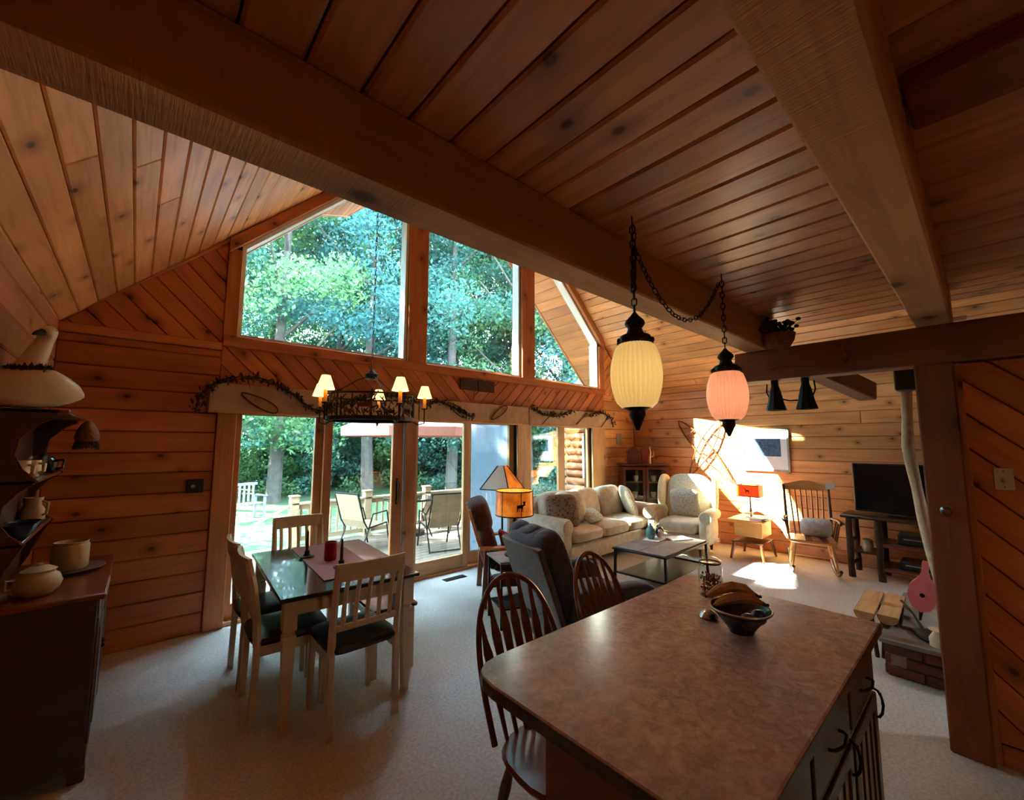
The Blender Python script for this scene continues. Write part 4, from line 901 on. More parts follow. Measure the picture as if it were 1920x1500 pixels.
gm = MB().cbox((0, 0, 0), (.16, .012, .2), .003).build('wall_plaque', 'grey_stone', None, (6.78, 4.592, 1.7)); tag(gm, 'small grey plaque on the wall above the curio cabinet', 'plaque')
# --- side table with the deer lamp
st = thing('side_table', 'light maple side table with a box base between wing chair and rocking chair', 'side table', (6.72, 2.34, 0), 92)
MB().cbox((0, 0, .545), (.46, .62, .022), .006).build('table_top', 'honey', st); MB().cbox((0, -.02, .42), (.36, .42, .22), .005).build('drawer_box', 'honey', st)
MB().cbox((0, -.236, .42), (.3, .016, .17), .004).build('drawer_front', 'pine_pale', st); MB().sup((0, -.255, .42), (.013, .014, .013), 1, 1, 10, 8).build('knob', 'bronze', st)
MB().cbox((0, 0, .24), (.40, .5, .016), .004).build('shelf', 'walnut', st)
for sx in (-1, 1):
    for sy in (-1, 1): MB().tube([(sx*.17, sy*.22, .24), (sx*.19, sy*.25, .12), (sx*.21, sy*.28, 0)], [.02, .022, .014], 10).build('leg', 'oak', st)
tl = thing('table_lamp', 'small lamp with a square orange shade and deer motif on the side table', 'lamp', (6.76, 2.36, .556), 92)
MB().lathe([(.07, 0), (.075, .012), (.02, .02), (.014, .06), (.024, .09), (.012, .13), (.01, .3)], 16).build('base', 'chrome', tl)
sh_ = MB(); s0, s1, z0, z1 = .15, .145, .3, .46
for k in range(4):
    a = [(-1,-1),(1,-1),(1,1),(-1,1)][k]; c = [(-1,-1),(1,-1),(1,1),(-1,1)][(k+1) % 4]
    sh_.add([(a[0]*s0, a[1]*s0*.7, z0), (c[0]*s0, c[1]*s0*.7, z0), (c[0]*s1, c[1]*s1*.7, z1), (a[0]*s1, a[1]*s1*.7, z1), (a[0]*s0*.97, a[1]*s0*.67, z0), (c[0]*s0*.97, c[1]*s0*.67, z0), (c[0]*s1*.97, c[1]*s1*.67, z1), (a[0]*s1*.97, a[1]*s1*.67, z1)], [(0,1,2,3),(7,6,5,4),(0,4,5,1),(1,5,6,2),(2,6,7,3),(3,7,4,0)])
    MB().bar((a[0]*s1, a[1]*s1*.7, z1), (c[0]*s1, c[1]*s1*.7, z1), .01, .01, .002).build('shade_trim', 'walnut', tl); MB().bar((a[0]*s0, a[1]*s0*.7, z0), (c[0]*s0, c[1]*s0*.7, z0), .01, .01, .002).build('shade_trim', 'walnut', tl)
sh_.build('lamp_shade', 'mica_dim', tl, smooth=0)
b = MB(); M = Matrix(((.045, 0, 0, 0), (0, 0, -1, .107), (0, .045, 0, .375), (0, 0, 0, 1)))
for pl in ([(-.5, 0), (.45, -.05), (.5, .4), (-.5, .4)], [(-.5, -.6), (-.35, -.6), (-.3, .05), (-.5, .05)], [(.35, -.6), (.5, -.6), (.5, .05), (.3, .05)], [(.4, .2), (.8, .7), (.6, .8), (.35, .5)], [(.65, .7), (.75, .7), (1.0, 1.2), (.9, 1.2)]): b.prism(pl, 0, .003, M)
b.build('deer_silhouette', 'iron', tl, smooth=0)
o = MB().cbox((0, 0, 0), (.2, .14, .03), .004).build('book', 'paper_white', None, (6.58, 2.2, .572), (0, 0, R(70))); tag(o, 'white paperback lying at the edge of the maple side table', 'book')
# --- rocking chair
rk = thing('rocking_chair', 'spindle-back wooden rocking chair beside the maple side table', 'rocking chair', (6.52, 1.58, 0), 108)
MB().sup((0, .02, .405), (.26, .25, .022), .6, .5, 26, 8).build('seat', 'honey', rk)
for i in range(6): MB().cbox((-.2+.08*i, .03, .43), (.07, .42, .004), .001).build('seat_stripe', 'oak' if i % 2 else 'pine_pale', rk)
for sx in (-1, 1):
    P = [(sx*.23, -.45+.9*u, .02+.13*(2*u-1)**2*1.0+(.02 if u < .1 else 0)) for u in np.linspace(0, 1, 15)]; MB().tube(P, .017, 8).build('rocker', 'walnut', rk)
    for sy, zb_ in ((-.2, .075), (.19, .065)): MB().tube([(sx*.18, sy*.8, .4), (sx*.21, sy*.95, .25), (sx*.23, sy, zb_)], [.016, .022, .013], 10).build('leg', 'honey', rk)
    MB().tube([(sx*.215, -.17, .2), (sx*.215, .17, .2)], .011, 8).build('stretcher', 'honey', rk)
    MB().tube([(sx*.235, -.20, .41), (sx*.245, -.26, .7), (sx*.25, -.36, 1.05)], [.017, .018, .014], 10).build('back_post', 'walnut', rk)
    MB().tube([(sx*.245, -.25, .65), (sx*.285, 0, .665), (sx*.29, .21, .66), (sx*.28, .25, .65)], [.014, .019, .024, .016], 10).build('arm', 'walnut', rk)
    for y in (-.1, .05, .17): MB().tube([(sx*.235, y, .415), (sx*.28, y+.02, .655)], .009, 8).build('arm_spindle', 'oak', rk)
MB().tube([(-.215, 0, .2), (.215, 0, .2)], .011, 8).build('stretcher', 'honey', rk)
cr = MB()
for i in range(8):
    x0, x1 = -.27+.54*i/8, -.27+.54*(i+1)/8; f = lambda x: -.365-.03*(1-(x/.27)**2); g = lambda x: 1.09+.03*math.cos(x/.27*math.pi*.9)
    cr.add([(x0, f(x0)-.011, .99), (x1, f(x1)-.011, .99), (x1, f(x1)+.011, .99), (x0, f(x0)+.011, .99), (x0, f(x0)-.022, g(x0)), (x1, f(x1)-.022, g(x1)), (x1, f(x1), g(x1)), (x0, f(x0), g(x0))], [(3,2,1,0),(4,5,6,7),(0,1,5,4),(1,2,6,5),(2,3,7,6),(3,0,4,7)])
cr.build('crest_rail', 'honey', rk, smooth=60)
for i in range(7): x = -.17+.34*i/6; MB().tube([(x*.9, -.2, .415), (x, -.27, .7), (x*1.1, -.372, 1.0)], [.008, .01, .007], 8).build('spindle', 'oak', rk)
pillow('rocker_pillow', 'towel_print', (6.60, 1.54, .55), (.34, .26, .12), (68, 0, 108), 'pale blue printed cushion on the seat of the rocking chair', None)
o = MB().cbox((0, 0, 0), (.1, .004, .09), .001).build('price_tag', 'paper_white', None, (6.805, 1.40, 1.07), (R(-12), 0, R(108))); tag(o, 'small white paper square hanging on the rocking chair crest', 'paper')
# --- television and its log stand
ts = thing('television_stand', 'rustic dark log television stand with open shelves against the far wall', 'tv stand', (6.90, .66, 0), 0)
def log(p0, p1, r, name, mat='log_bark', par=ts):
    p0, p1 = Vector(p0), Vector(p1); P = [p0.lerp(p1, u)+Vector((random.uniform(-.006, .006), random.uniform(-.006, .006), 0)) for u in np.linspace(0, 1, 6)]
    return MB().tube(P, [r*random.uniform(.9, 1.08) for _ in P], 10).build(name, mat, par)
for y in (.56, .28, -.5):
    log((-.21, y, 0), (-.21, y, .70), .035, 'post'); log((.2, y, 0), (.2, y, .70), .033, 'post')
    for z in (.14, .42): log((-.21, y, z), (.2, y, z), .02, 'end_rail')
MB().cbox((0, .02, .725), (.50, 1.24, .04), .012).build('stand_top', 'walnut', ts)
for z in (.14, .42): 
    MB().cbox((0, -.11, z+.02), (.40, .78, .022), .006).build('shelf', 'walnut', ts); log((-.21, -.5, z), (-.21, .28, z), .022, 'front_rail', 'oak')
MB().cbox((0, .42, .30), (.38, .26, .022), .006).build('shelf', 'walnut', ts)
tv = thing('television', 'large black flat television standing on the log stand', 'television', (6.93, .66, .745), 0)
MB().cbox((0, 0, .33), (.035, 1.04, .6), .008).build('casing', 'black_plastic', tv); MB().cbox((-.019, 0, .335), (.003, 1.0, .56), .001).build('screen', 'screen', tv); MB().cbox((0, 0, .012), (.2, .4, .022), .006).build('foot', 'black_plastic', tv); MB().cbox((0, 0, .03), (.03, .1, .06), .004).build('neck', 'black_plastic', tv)
for (z, h_, lb, nm) in ((.173, .09, 'black video player on the lowest shelf of the log stand', 'video_player'), (.453, .11, 'black receiver box on the upper shelf of the log stand', 'receiver')):
    t = thing(nm, lb, 'player', (6.87, .58, z)); MB().cbox((0, -.05, h_/2), (.3, .5, h_), .006).build('case', 'black_plastic', t); MB().cbox((-.152, -.05, h_*.6), (.004, .4, .012), .001).build('front_strip', 'pewter', t)
o = MB().lathe([(0, 0), (.04, 0), (.06, .06), (.05, .14), (.03, .15)], 16).build('pottery_vase', 'pewter', None, (6.74, 1.06, .322)); tag(o, 'small grey pot on the end shelf of the log stand', 'vase')
# --- framed print
fp = thing('framed_print', 'square framed blue wildlife print with a wide pale mat on the far wall', 'picture', (7.285, 2.285, 1.52))
MB().cbox((0, 0, 0), (.02, .60, .60), .003).build('mat_board', 'mat_white', fp); MB().cbox((-.011, -.01, .04), (.004, .40, .27), .001).build('print', 'art_ink', fp)
for s_ in (-1, 1): MB().cbox((-.004, s_*.31, 0), (.034, .03, .65), .004).build('frame_side', 'frame_grey', fp); MB().cbox((-.004, 0, s_*.31), (.034, .59, .03), .004).build('frame_side', 'frame_grey', fp)
# --- crossed snowshoes
def snowshoe(p0, p1, x, label):
    t = thing('snowshoe', label, 'snowshoe', (x, 0, 0), group='crossed snowshoes on the far wall'); p0, p1 = Vector((0, *p0)), Vector((0, *p1)); d = p1-p0; L = d.length; d.normalize(); sd_ = Vector((1, 0, 0)).cross(d)
    def outl(u): return .0 if u <= 0 else .115*math.sin(math.pi*min(u/.78, 1)*.5)**.6 if u < .45 else .115*max(math.cos((u-.45)/.55*math.pi/2), 0)**.9
    # u=0 toe, u=1 tail tip
    def wd(u): return .118*math.sin(math.pi*min(1, u*1.05))**.55 if u < .5 else .118*(1-((u-.5)/.5)**1.5)
    us = np.linspace(0, 1, 22)
    P = [p0+d*L*u+sd_*wd(u) for u in us]+[p0+d*L*u-sd_*wd(u) for u in us[::-1][1:-1]]
    MB().tube(P, .011, 6, closed=True).build('bent_frame', 'oak', t)
    for u in (.22, .55): MB().bar(p0+d*L*u+sd_*wd(u), p0+d*L*u-sd_*wd(u), .02, .012, .002).build('cross_bar', 'oak', t)
    b = MB(); us2 = np.linspace(.1, .72, 13)
    for i, u in enumerate(us2):
        for sg in (-1, 1):
            v = min(u+.1, .92); b.tube([p0+d*L*u+sd_*wd(u)*sg, p0+d*L*v-sd_*wd(v)*sg], .0016, 3)
    b.build('lacing', 'dried_brown', t)
    return t
snowshoe((3.66, 2.02), (2.76, .98), 7.27, 'wooden snowshoe leaning towards the window, tail reaching down beside the lamp shade')
snowshoe((2.93, 2.0), (3.50, 1.03), 7.245, 'wooden snowshoe leaning towards the framed print, tail ending behind the wing chair')
# --- hearth corner
hr = thing('brick_hearth', 'low brick hearth with a slate top behind the kitchen post', 'hearth', (4.62, .18, 0))
MB().box(-.52, .9, -.7, .40, 0, .215).build('mortar_core', 'mortar', hr, smooth=0)
bm = MB().cbox((0, 0, 0), (.19, .03, .062), .004); b0 = bm.build('brick', 'brick_red', hr); b0.location = (-.43, .405, .036); first = True
for row in range(3):
    for k in range(8):
        if row == 0 and k == 0: continue
        c = b0.copy(); COL.objects.link(c); x = -.43+.2*k-(.1 if row % 2 else 0); c.location = (x, .402, .036+.072*row)
        if x < -.43: c.scale = (.5, 1, 1); c.location.x = -.475
        if x > .82: c.scale = (.5, 1, 1); c.location.x = .85
    for k in range(6):
        c = b0.copy(); COL.objects.link(c); y = .31-.2*k-(.1 if row % 2 else 0); c.location = (-.525, y, .036+.072*row); c.rotation_euler.z = R(90)
for i in range(3): MB().cbox((-.33+.46*i, -.15, .232), (.455, 1.18, .035), .006).build('slate_slab', 'slate', hr)
o = MB().cbox((0, 0, 0), (.62, .3, .02), .006).build('hearth_pad', 'grey_stone', None, (4.68, .40, .262), (0, 0, R(4))); tag(o, 'pale grey stone slab lying on the hearth', 'slab')
fs_ = thing('fire_shovel', 'black iron fire shovel resting on the near edge of the hearth', 'shovel', (4.28, .36, .25), 30); MB().sup((0, 0, .02), (.12, .085, .028), .7, .8, 18, 8).build('scoop', 'iron', fs_); MB().tube([(.1, 0, .03), (.3, -.04, .07), (.5, -.06, .1)], [.012, .008, .01], 8).build('shovel_handle', 'iron', fs_)
bl = thing('fireplace_bellows', 'pink leather fireplace bellows standing upright on the hearth', 'bellows', (4.6, .425, .40), 0)
BM = Matrix.Rotation(R(8), 4, 'X'); 
for sg in (-1, 1):
    pp = [(.0, -.06), (.055, -.03), (.085, .05), (.075, .13), (.03, .2), (.018, .25), (.02, .32), (-.02, .32), (-.018, .25), (-.03, .2), (-.075, .13), (-.085, .05), (-.055, -.03)]
    M = BM @ Matrix(((0, 0, 1, sg*.03), (1, 0, 0, 0), (0, 1, 0, 0), (0, 0, 0, 1))); MB().prism(pp, -.006, .006, M).build('bellows_board', 'pink_leather', bl, smooth=20)
MB().sup((0, 0, .06), (.028, .075, .11), .7, .7, 18, 10, BM).build('leather_gusset', 'berry_red', bl); MB().tube([BM @ Vector((0, 0, -.05)), BM @ Vector((0, 0, -.13))], [.014, .007], 8).build('nozzle', 'bronze', bl); MB().sup((-.038, 0, .07), (.004, .016, .016), 1, 1, 10, 8, BM).build('valve', 'iron', bl)
ir = thing('fire_tools', 'black iron fire tool set on the hearth beside the bellows', 'fire tools', (4.82, .30, .25)); MB().lathe([(.08, 0), (.085, .015), (.02, .03), (.01, .05), (.01, .5)], 16).build('stand', 'iron', ir)
for k in range(3): a = 2.1*k; MB().tube([(.05*math.cos(a), .05*math.sin(a), .03), (.045*math.cos(a), .045*math.sin(a), .46)], .007, 6).build('tool', 'iron', ir)
o = MB().lathe([(0, 0), (.05, 0), (.052, .05), (.03, .09), (.02, .1), (.05, .105), (.052, .11), (0, .115)], 16).build('lantern', 'white_glaze', None, (4.17, .315, .25)); tag(o, 'small white lantern on the hearth against the post', 'lantern')
# split-log bench beside the hearth
for i, (y, lb) in enumerate(((.735, 'pale split log laid on stub legs, the outer of the two beside the hearth'), (.60, 'pale split log laid on stub legs, the inner of the two beside the hearth'))):
    t = thing('split_log_stool', lb, 'log stool', (4.58+.02*i, y, 0), 2, group='split log stools by the hearth')
    pr_ = [(-.062, 0), (-.05, -.035), (-.02, -.055), (.02, -.055), (.05, -.035), (.062, 0), (.058, .008), (-.058, .008)]
    MB().prism(pr_, -.33, .33, Matrix(((0, 0, 1, 0), (1, 0, 0, 0), (0, 1, 0, .335), (0, 0, 0, 1)))).build('half_log', 'log_cut', t, smooth=30)
    MB().prism([(-.064, -.001), (-.052, -.037), (-.02, -.058), (.02, -.058), (.052, -.037), (.064, -.001), (.05, -.034), (0, -.052), (-.05, -.034)], -.328, .328, Matrix(((0, 0, 1, 0), (1, 0, 0, 0), (0, 1, 0, .335), (0, 0, 0, 1)))).build('bark', 'log_bark', t, smooth=30)
    for x in (-.22, .22):
        for sy in (-1, 1): MB().tube([(x, sy*.03, .3), (x*1.08, sy*.05, 0)], .014, 8).build('leg', 'log_bark', t)
# peeled tree trunk post
P = [(4.2+random.uniform(-.01, .01), y, z) for y, z in ((.362, 2.2), (.366, 2.0), (.374, 1.8), (.384, 1.6), (.372, 1.45), (.358, 1.3), (.34, 1.1), (.318, .9), (.27, .6), (.25, .27))]
o = MB().tube(P, [.03, .033, .03, .036, .034, .03, .034, .033, .036, .04], 14).build('peeled_trunk_post', 'driftwood'); tag(o, 'pale peeled crooked tree trunk standing on the hearth behind the dark post', 'post')
sp = thing('loudspeaker', 'small black loudspeaker fixed under the girder beside the dark post', 'loudspeaker', (3.92, .335, 1.985)); MB().cbox((0, 0, .07), (.12, .115, .145), .006).build('case', 'black_plastic', sp); MB().cbox((-.062, 0, .07), (.004, .1, .13), .001).build('grille', 'black_vinyl', sp); MB().tube([(.0, 0, .135), (-.05, 0, .15), (-.44, .02, .15)], .01, 8).build('bracket', 'iron', sp)
# --- track spotlights under the girder
def spot(y, rot, lb):
    t = thing('track_spotlight', lb, 'spotlight', (3.41, y, 2.07), rot, group='black spotlights under the girder'); MB().cyl((0, 0, 0), (0, 0, -.03), .024).build('mount', 'iron', t); MB().tube([(0, .05, -.02), (0, .055, -.08), (0, .04, -.12)], .005, 6).build('yoke', 'iron', t)
    MB().lathe([(.022, -.03), (.026, -.05), (.034, -.075), (.05, -.16), (.066, -.215), (.062, -.215), (.045, -.16), (.03, -.08), (.02, -.05)], 10).build('lamp_head', 'iron', t, smooth=20)
spot(.985, 0, 'black cone spotlight under the girder, the one nearer the pink lantern'); spot(.80, 200, 'black cone spotlight under the girder, the one nearer the post')
o = MB().tube([(3.41, .96, 1.94), (3.42, .9, 1.92), (3.41, .84, 1.92)], .006, 6).build('lamp_cable', 'iron'); tag(o, 'short black cable between the two track spotlights', 'cable')
# paddle and dried flowers on the girder
pd = thing('wooden_paddle', 'worn wooden canoe paddle blade mounted on the dark girder', 'paddle', (3.318, .76, 2.175), 90)
pp = [(-.20, .045), (-.12, .055), (0, .05), (.08, .03), (.14, .018), (.2, .03), (.235, .03), (.235, -.03), (.2, -.03), (.14, -.02), (.08, -.025), (0, -.045), (-.12, -.05), (-.20, -.045), (-.215, 0)]
MB().prism(pp, -.008, .008, Matrix(((1,0,0,0),(0,0,-1,0),(0,1,0,0),(0,0,0,1)))).build('paddle_body', 'hutch_top', pd, smooth=20); MB().prism([(-.17, .012), (-.06, .016), (-.02, 0), (-.06, -.016), (-.17, -.01)], .008, .011, Matrix(((1,0,0,0),(0,0,-1,0),(0,1,0,0),(0,0,0,1)))).build('painted_fish', 'pewter', pd, smooth=0)
df = thing('dried_flower_basket', 'dark basket of dried flowers and twigs hung where the beams meet', 'flowers', (3.26, .90, 2.27))
MB().lathe([(.0, 0), (.06, 0), (.09, .05), (.1, .1), (.09, .1), (.05, .01)], 14).build('basket', 'wicker', df)
b = MB(); b2 = MB()
for i in range(70):
    a = random.uniform(0, 6.28); r_ = random.uniform(.03, .13); z = random.uniform(.12, .2); b.tube([(.03*math.cos(a), .03*math.sin(a), .05), (r_*.6*math.cos(a), r_*.6*math.sin(a), z*.75), (r_*math.cos(a), r_*math.sin(a), z)], .002, 4)
    b2.sup((r_*math.cos(a), r_*math.sin(a), z), (.016, .016, .012), 1, 1, 7, 5)
b.build('stems', 'twig', df); b2.build('seed_heads', 'dried_dark', df)
# --- small wall things
o = MB().cbox((0, 0, 0), (.012, .054, .024), .003).build('door_sensor', 'white_plastic', None, (3.323, .048, 2.303)); tag(o, 'small white sensor on the girder above the post', 'sensor')
t = thing('light_switch', 'ivory light switch plate on the diagonal board wall', 'switch', (3.397, -.045, 1.437)); MB().cbox((0, 0, 0), (.006, .07, .114), .003).build('plate', 'ivory_plastic', t); MB().cbox((-.007, 0, .0), (.012, .01, .022), .002).build('toggle', 'ivory_plastic', t)
for z in (-.04, .04): MB().cyl((-.002, 0, z), (-.005, 0, z), .003).build('screw', 'bronze', t)
t = thing('dimmer_knob', 'round metal dimmer knob on the dark post', 'knob', (3.328, .17, 1.256)); MB().tube([(0, 0, 0), (-.008, 0, 0), (-.02, 0, 0), (-.03, 0, 0)], [.03, .03, .018, .014], 16).build('knob_body', 'chrome', t)
t = thing('thermostat', 'small dark thermostat on the reddish board wall beside the glass door', 'thermostat', (.408, YW-.002, 1.245)); MB().cbox((0, -.012, 0), (.12, .024, .115), .006).build('case', 'black_plastic', t); MB().tube([(-.015, -.022, .0), (-.015, -.03, 0)], .016, 14).build('dial', 'chrome', t)
t = thing('wooden_sign', 'weathered grey wooden sign hung below the middle upper window', 'sign', (3.44, YW-.005, 2.405)); MB().cbox((-.14, -.012, .0), (.29, .02, .15), .003).build('sign_board', 'dried_brown', t); MB().cbox((.155, -.012, -.005), (.28, .02, .15), .003).build('sign_board', 'dried_brown', t); MB().tube([(-.1, -.01, .07), (0, -.012, .12), (.1, -.01, .07)], .003, 5).build('hanging_wire', 'iron', t)
t = thing('floor_vent', 'dark metal floor vent set in the carpet by the sliding door', 'vent', (2.98, 4.38, 0), 0); MB().cbox((0, 0, .003), (.3, .1, .006), .002).build('vent_frame', 'bronze', t)
for k in range(9): MB().cbox((-.12+.03*k, 0, .008), (.012, .08, .004), .001).build('vent_slat', 'iron', t)

# ================================================================== WINDOW DRESSING
def cornice(x0, x1, label):
    t = thing('cornice_valance', label, 'valance', ((x0+x1)/2, 4.54, 1.88), group='cloth covered cornice boxes over the doors and window'); L = x1-x0
    MB().cbox((0, -.04, .135), (L, .02, .27), .006).build('front_panel', 'valance_cloth', t); MB().cbox((0, .0, .262), (L-.02, .06, .014), .003).build('top_board', 'valance_cloth', t)
    for sx in (-1, 1): MB().cbox((sx*(L/2-.01), .0, .128), (.02, .06, .25), .004).build('end_panel', 'valance_cloth', t)
    MB().cbox((0, -.052, .012), (L, .012, .024), .004).build('welt', 'pine_pale', t); return t
cornice(.45, 2.50, 'beige cloth covered cornice box over the dining side sliding door'); cornice(2.51, 4.33, 'beige cloth covered cornice box over the middle sliding door'); cornice(4.34, 6.45, 'beige cloth covered cornice box over the window behind the sofa')
def garland(pts, label, y=4.47, dens=150):
    t = thing('berry_garland', label, 'garland', (pts[0][0], y, pts[0][1]), group='twig and berry garlands on the cornices'); P = [Vector((a-pts[0][0], 0, c-pts[0][1])) for a, c in pts]
    L = [0]
    for i in range(len(P)-1): L.append(L[-1]+(P[i+1]-P[i]).length)
    def at_(u):
        s = u*L[-1]
        for i in range(len(P)-1):
            if s <= L[i+1]+1e-9: return P[i].lerp(P[i+1], (s-L[i])/max(L[i+1]-L[i], 1e-6))
        return P[-1]
    v = MB()
    for k in range(3): v.tube([at_(u)+Vector((0, -.012*math.sin(9*u+2*k), .014*math.cos(11*u+2*k))) for u in np.linspace(0, 1, 40)], .005, 5)
    v.build('vine', 'twig', t); lf = MB(); br = MB(); tw = MB(); n = int(dens*L[-1])
    for i in range(n):
        p = at_(random.random()); a = random.uniform(0, 6.28); q = p+Vector((.055*random.random()*math.cos(a), random.uniform(-.05, .0), .05*random.random()*math.sin(a))); s = random.uniform(.018, .036)
        M = Matrix.Translation(q) @ Euler((random.uniform(0, 6), random.uniform(0, 6), random.uniform(0, 6))).to_matrix().to_4x4()
        lf.add([(-s, 0, 0), (0, s*.38, .004), (s, 0, 0), (0, -s*.38, .004)], [(0, 1, 2, 3)], M)
        if i % 4 == 0: br.sup(q+Vector((0, -.012, 0)), (.008, .008, .008), 1, 1, 7, 5)
        if i % 6 == 0: tw.tube([p, q+Vector((.02, -.01, random.uniform(-.06, .04)))], .0022, 4)
    lf.build('leaves', 'dried_dark', t, smooth=0); br.build('berries', 'berry_red', t); tw.build('twigs', 'dried_brown', t)
garland([(.36, 1.88), (.38, 2.02), (.46, 2.13), (.6, 2.19), (.8, 2.22), (.95, 2.18), (1.1, 2.10), (1.22, 2.0), (1.35, 1.93), (1.6, 2.02), (1.9, 2.14), (2.2, 2.16), (2.45, 2.1)], 'long dark garland of twigs, leaves and berries arched over the dining side cornice')
garland([(2.55, 2.05), (2.75, 2.14), (2.95, 2.08), (3.15, 2.0), (3.3, 1.95)], 'short garland of twigs and berries on the middle cornice', dens=110)
garland([(4.35, 2.14), (4.6, 2.06), (4.85, 2.04), (5.1, 2.08), (5.3, 2.15)], 'garland of twigs and berries on the near half of the window cornice', dens=90); garland([(5.75, 2.08), (5.95, 2.16), (6.2, 2.14), (6.38, 2.06), (6.4, 1.95)], 'garland of twigs and berries on the far end of the window cornice', dens=90)
def mini(kind, x, z, ang, label):
    t = thing('miniature_'+kind, label, 'ornament', (x, 4.478, z), group='miniature ornaments on the cornices'); M = Matrix.Rotation(R(-ang), 4, 'Y')
    if kind == 'snowshoe':
        P = [M @ Vector((.17*math.cos(a)+(.08 if abs(a-math.pi) < .3 else 0)*0, 0, .045*math.sin(a)*(1+.3*math.cos(a)))) for a in np.linspace(0, 2*math.pi, 21)[:-1]]; MB().tube(P, .006, 6, closed=True).build('frame', 'dried_brown', t)
        b = MB()
        for k in range(11): u = -.14+.028*k; b.tube([M @ Vector((u, 0, .04)), M @ Vector((u+.02, 0, -.04))], .002, 4); b.tube([M @ Vector((u+.02, 0, .04)), M @ Vector((u, 0, -.04))], .002, 4)
        b.build('lacing', 'rawhide', t)
    else:
        MB().tube([M @ Vector((-.16, 0, 0)), M @ Vector((.08, 0, 0))], .006, 6).build('shaft', 'dried_brown', t); MB().sup((.13, 0, 0), (.07, .005, .025), 1, 1, 12, 8, M).build('blade', 'dried_brown', t)
mini('snowshoe', .84, 1.99, -27, 'miniature laced snowshoe on the dining side cornice under the garland arch'); mini('snowshoe', 3.05, 2.04, -30, 'miniature laced snowshoe among the berries of the middle cornice'); mini('snowshoe', 3.75, 2.04, 35, 'miniature laced snowshoe alone at the end of the middle cornice')
mini('paddle', 4.72, 2.0, 38, 'miniature paddle on the window cornice, nearest its inner end'); mini('paddle', 5.55, 2.02, 35, 'miniature paddle in the middle of the window cornice'); mini('paddle', 6.2, 2.0, 40, 'miniature paddle at the far end of the window cornice')

# ================================================================== HUTCH
hu = thing('hutch', 'dark wooden hutch with a scalloped open shelf unit against the left wall', 'hutch', (-.275, 3.49, 0))
Y0, Y1 = -.47, .47
MB().cbox((0, 0, .855), (.44, 1.0, .03), .008).build('base_top', 'hutch_top', hu)
for y in (Y0, Y1): MB().cbox((-.005, y, .45), (.39, .02, .78), .004).build('base_side', 'hutch_wood', hu)
MB().cbox((-.2, 0, .45), (.015, .93, .78), .003).build('base_back', 'hutch_wood', hu); MB().cbox((0, 0, .1), (.38, .93, .02), .003).build('base_bottom', 'hutch_wood', hu)
MB().cbox((.185, 0, .8), (.022, .94, .08), .004).build('front_rail', 'hutch_wood', hu); MB().cbox((.185, 0, .09), (.022, .94, .12), .004).build('bracket_base', 'hutch_wood', hu)
for s_ in (-1, 1):
    d_ = MB().cbox((.19, s_*.235, .45), (.022, .45, .6), .006).build('base_door', 'hutch_wood', hu); MB().sup((.21, s_*.04, .47), (.014, .014, .014), 1, 1, 10, 8).build('knob', 'bronze', d_); MB().cbox((.202, s_*.235, .45), (.01, .33, .46), .006).build('door_panel', 'hutch_wood', d_)
for y in (Y0-.005, Y1+.005):
    for x in (-.17, .17): MB().cbox((x, y*.97, .035), (.06, .05, .07), .006).build('foot', 'hutch_wood', hu)
prof = [(-.205, .87), (-.175, .93), (-.15, 1.0), (-.12, 1.08), (-.085, 1.14), (-.14, 1.19), (-.175, 1.25), (-.17, 1.32), (-.12, 1.39), (-.065, 1.43), (-.12, 1.49), (-.15, 1.56), (-.14, 1.64), (-.08, 1.71), (-.02, 1.75), (-.02, 1.78), (-.205, 1.78)]
for y in (Y0, Y1-.02): MB().prism(prof, -.02, 0, Matrix(((1, 0, 0, 0), (0, 0, -1, y), (0, 1, 0, 0), (0, 0, 0, 1)))).build('scalloped_side', 'hutch_wood', hu, smooth=0)
for y in (Y0, Y1-.02):
    MB().tube([(x+.004, y+.011, z) for x, z in prof[:15]], .0045, 6).build('lit_side_edge', 'hutch_top', hu)  # lighter bead puts the light on the scalloped edges into colour
for z, xf in ((1.14, -.09), (1.43, -.07), (1.77, .02)): MB().cbox(((-.205+xf)/2, 0, z), (xf+.205, .94, .02), .004).build('shelf', 'hutch_top', hu)
MB().cbox((-.205, 0, 1.32), (.012, .93, .9), .002).build('upper_back', 'hutch_wood', hu)
gs = thing('goose_figure', 'large cream ceramic goose with a dried wreath round its neck, on top of the hutch', 'goose figurine', (-.385, 3.07, 1.782), 0)
b = MB(); Vv = []; 
prs = [(-.19, .0, .085, .012), (-.165, 0, .095, .06), (-.11, 0, .10, .095), (-.03, 0, .105, .106), (.05, 0, .098, .096), (.10, 0, .088, .072), (.14, 0, .078, .045), (.165, 0, .07, .016), (.17, 0, .068, .004)]
b.tube([(x, y, z) for x, y, z, r in prs], [r for *_, r in prs], 20); b.tube([(-.05, 0, .12), (-.025, -.005, .2), (-.005, -.008, .27), (.015, -.01, .34), (.025, -.012, .375), (.03, -.02, .39)], [.085, .055, .042, .032, .032, .02], 18); b.build('goose_body', 'white_glaze', gs, smooth=60)
MB().sup((.025, -.022, .38), (.034, .042, .03), 1, 1, 16, 10).build('goose_head', 'white_glaze', gs); MB().tube([(.01, -.05, .372), (-.005, -.08, .36), (-.015, -.1, .348)], [.017, .013, .005], 8).build('bill', 'bronze', gs)
for sx in (-1, 1): MB().sup((.025+sx*.026, -.04, .388), (.004, .004, .004), 1, 1, 6, 5).build('eye', 'iron', gs)
wv = MB(); wl = MB()
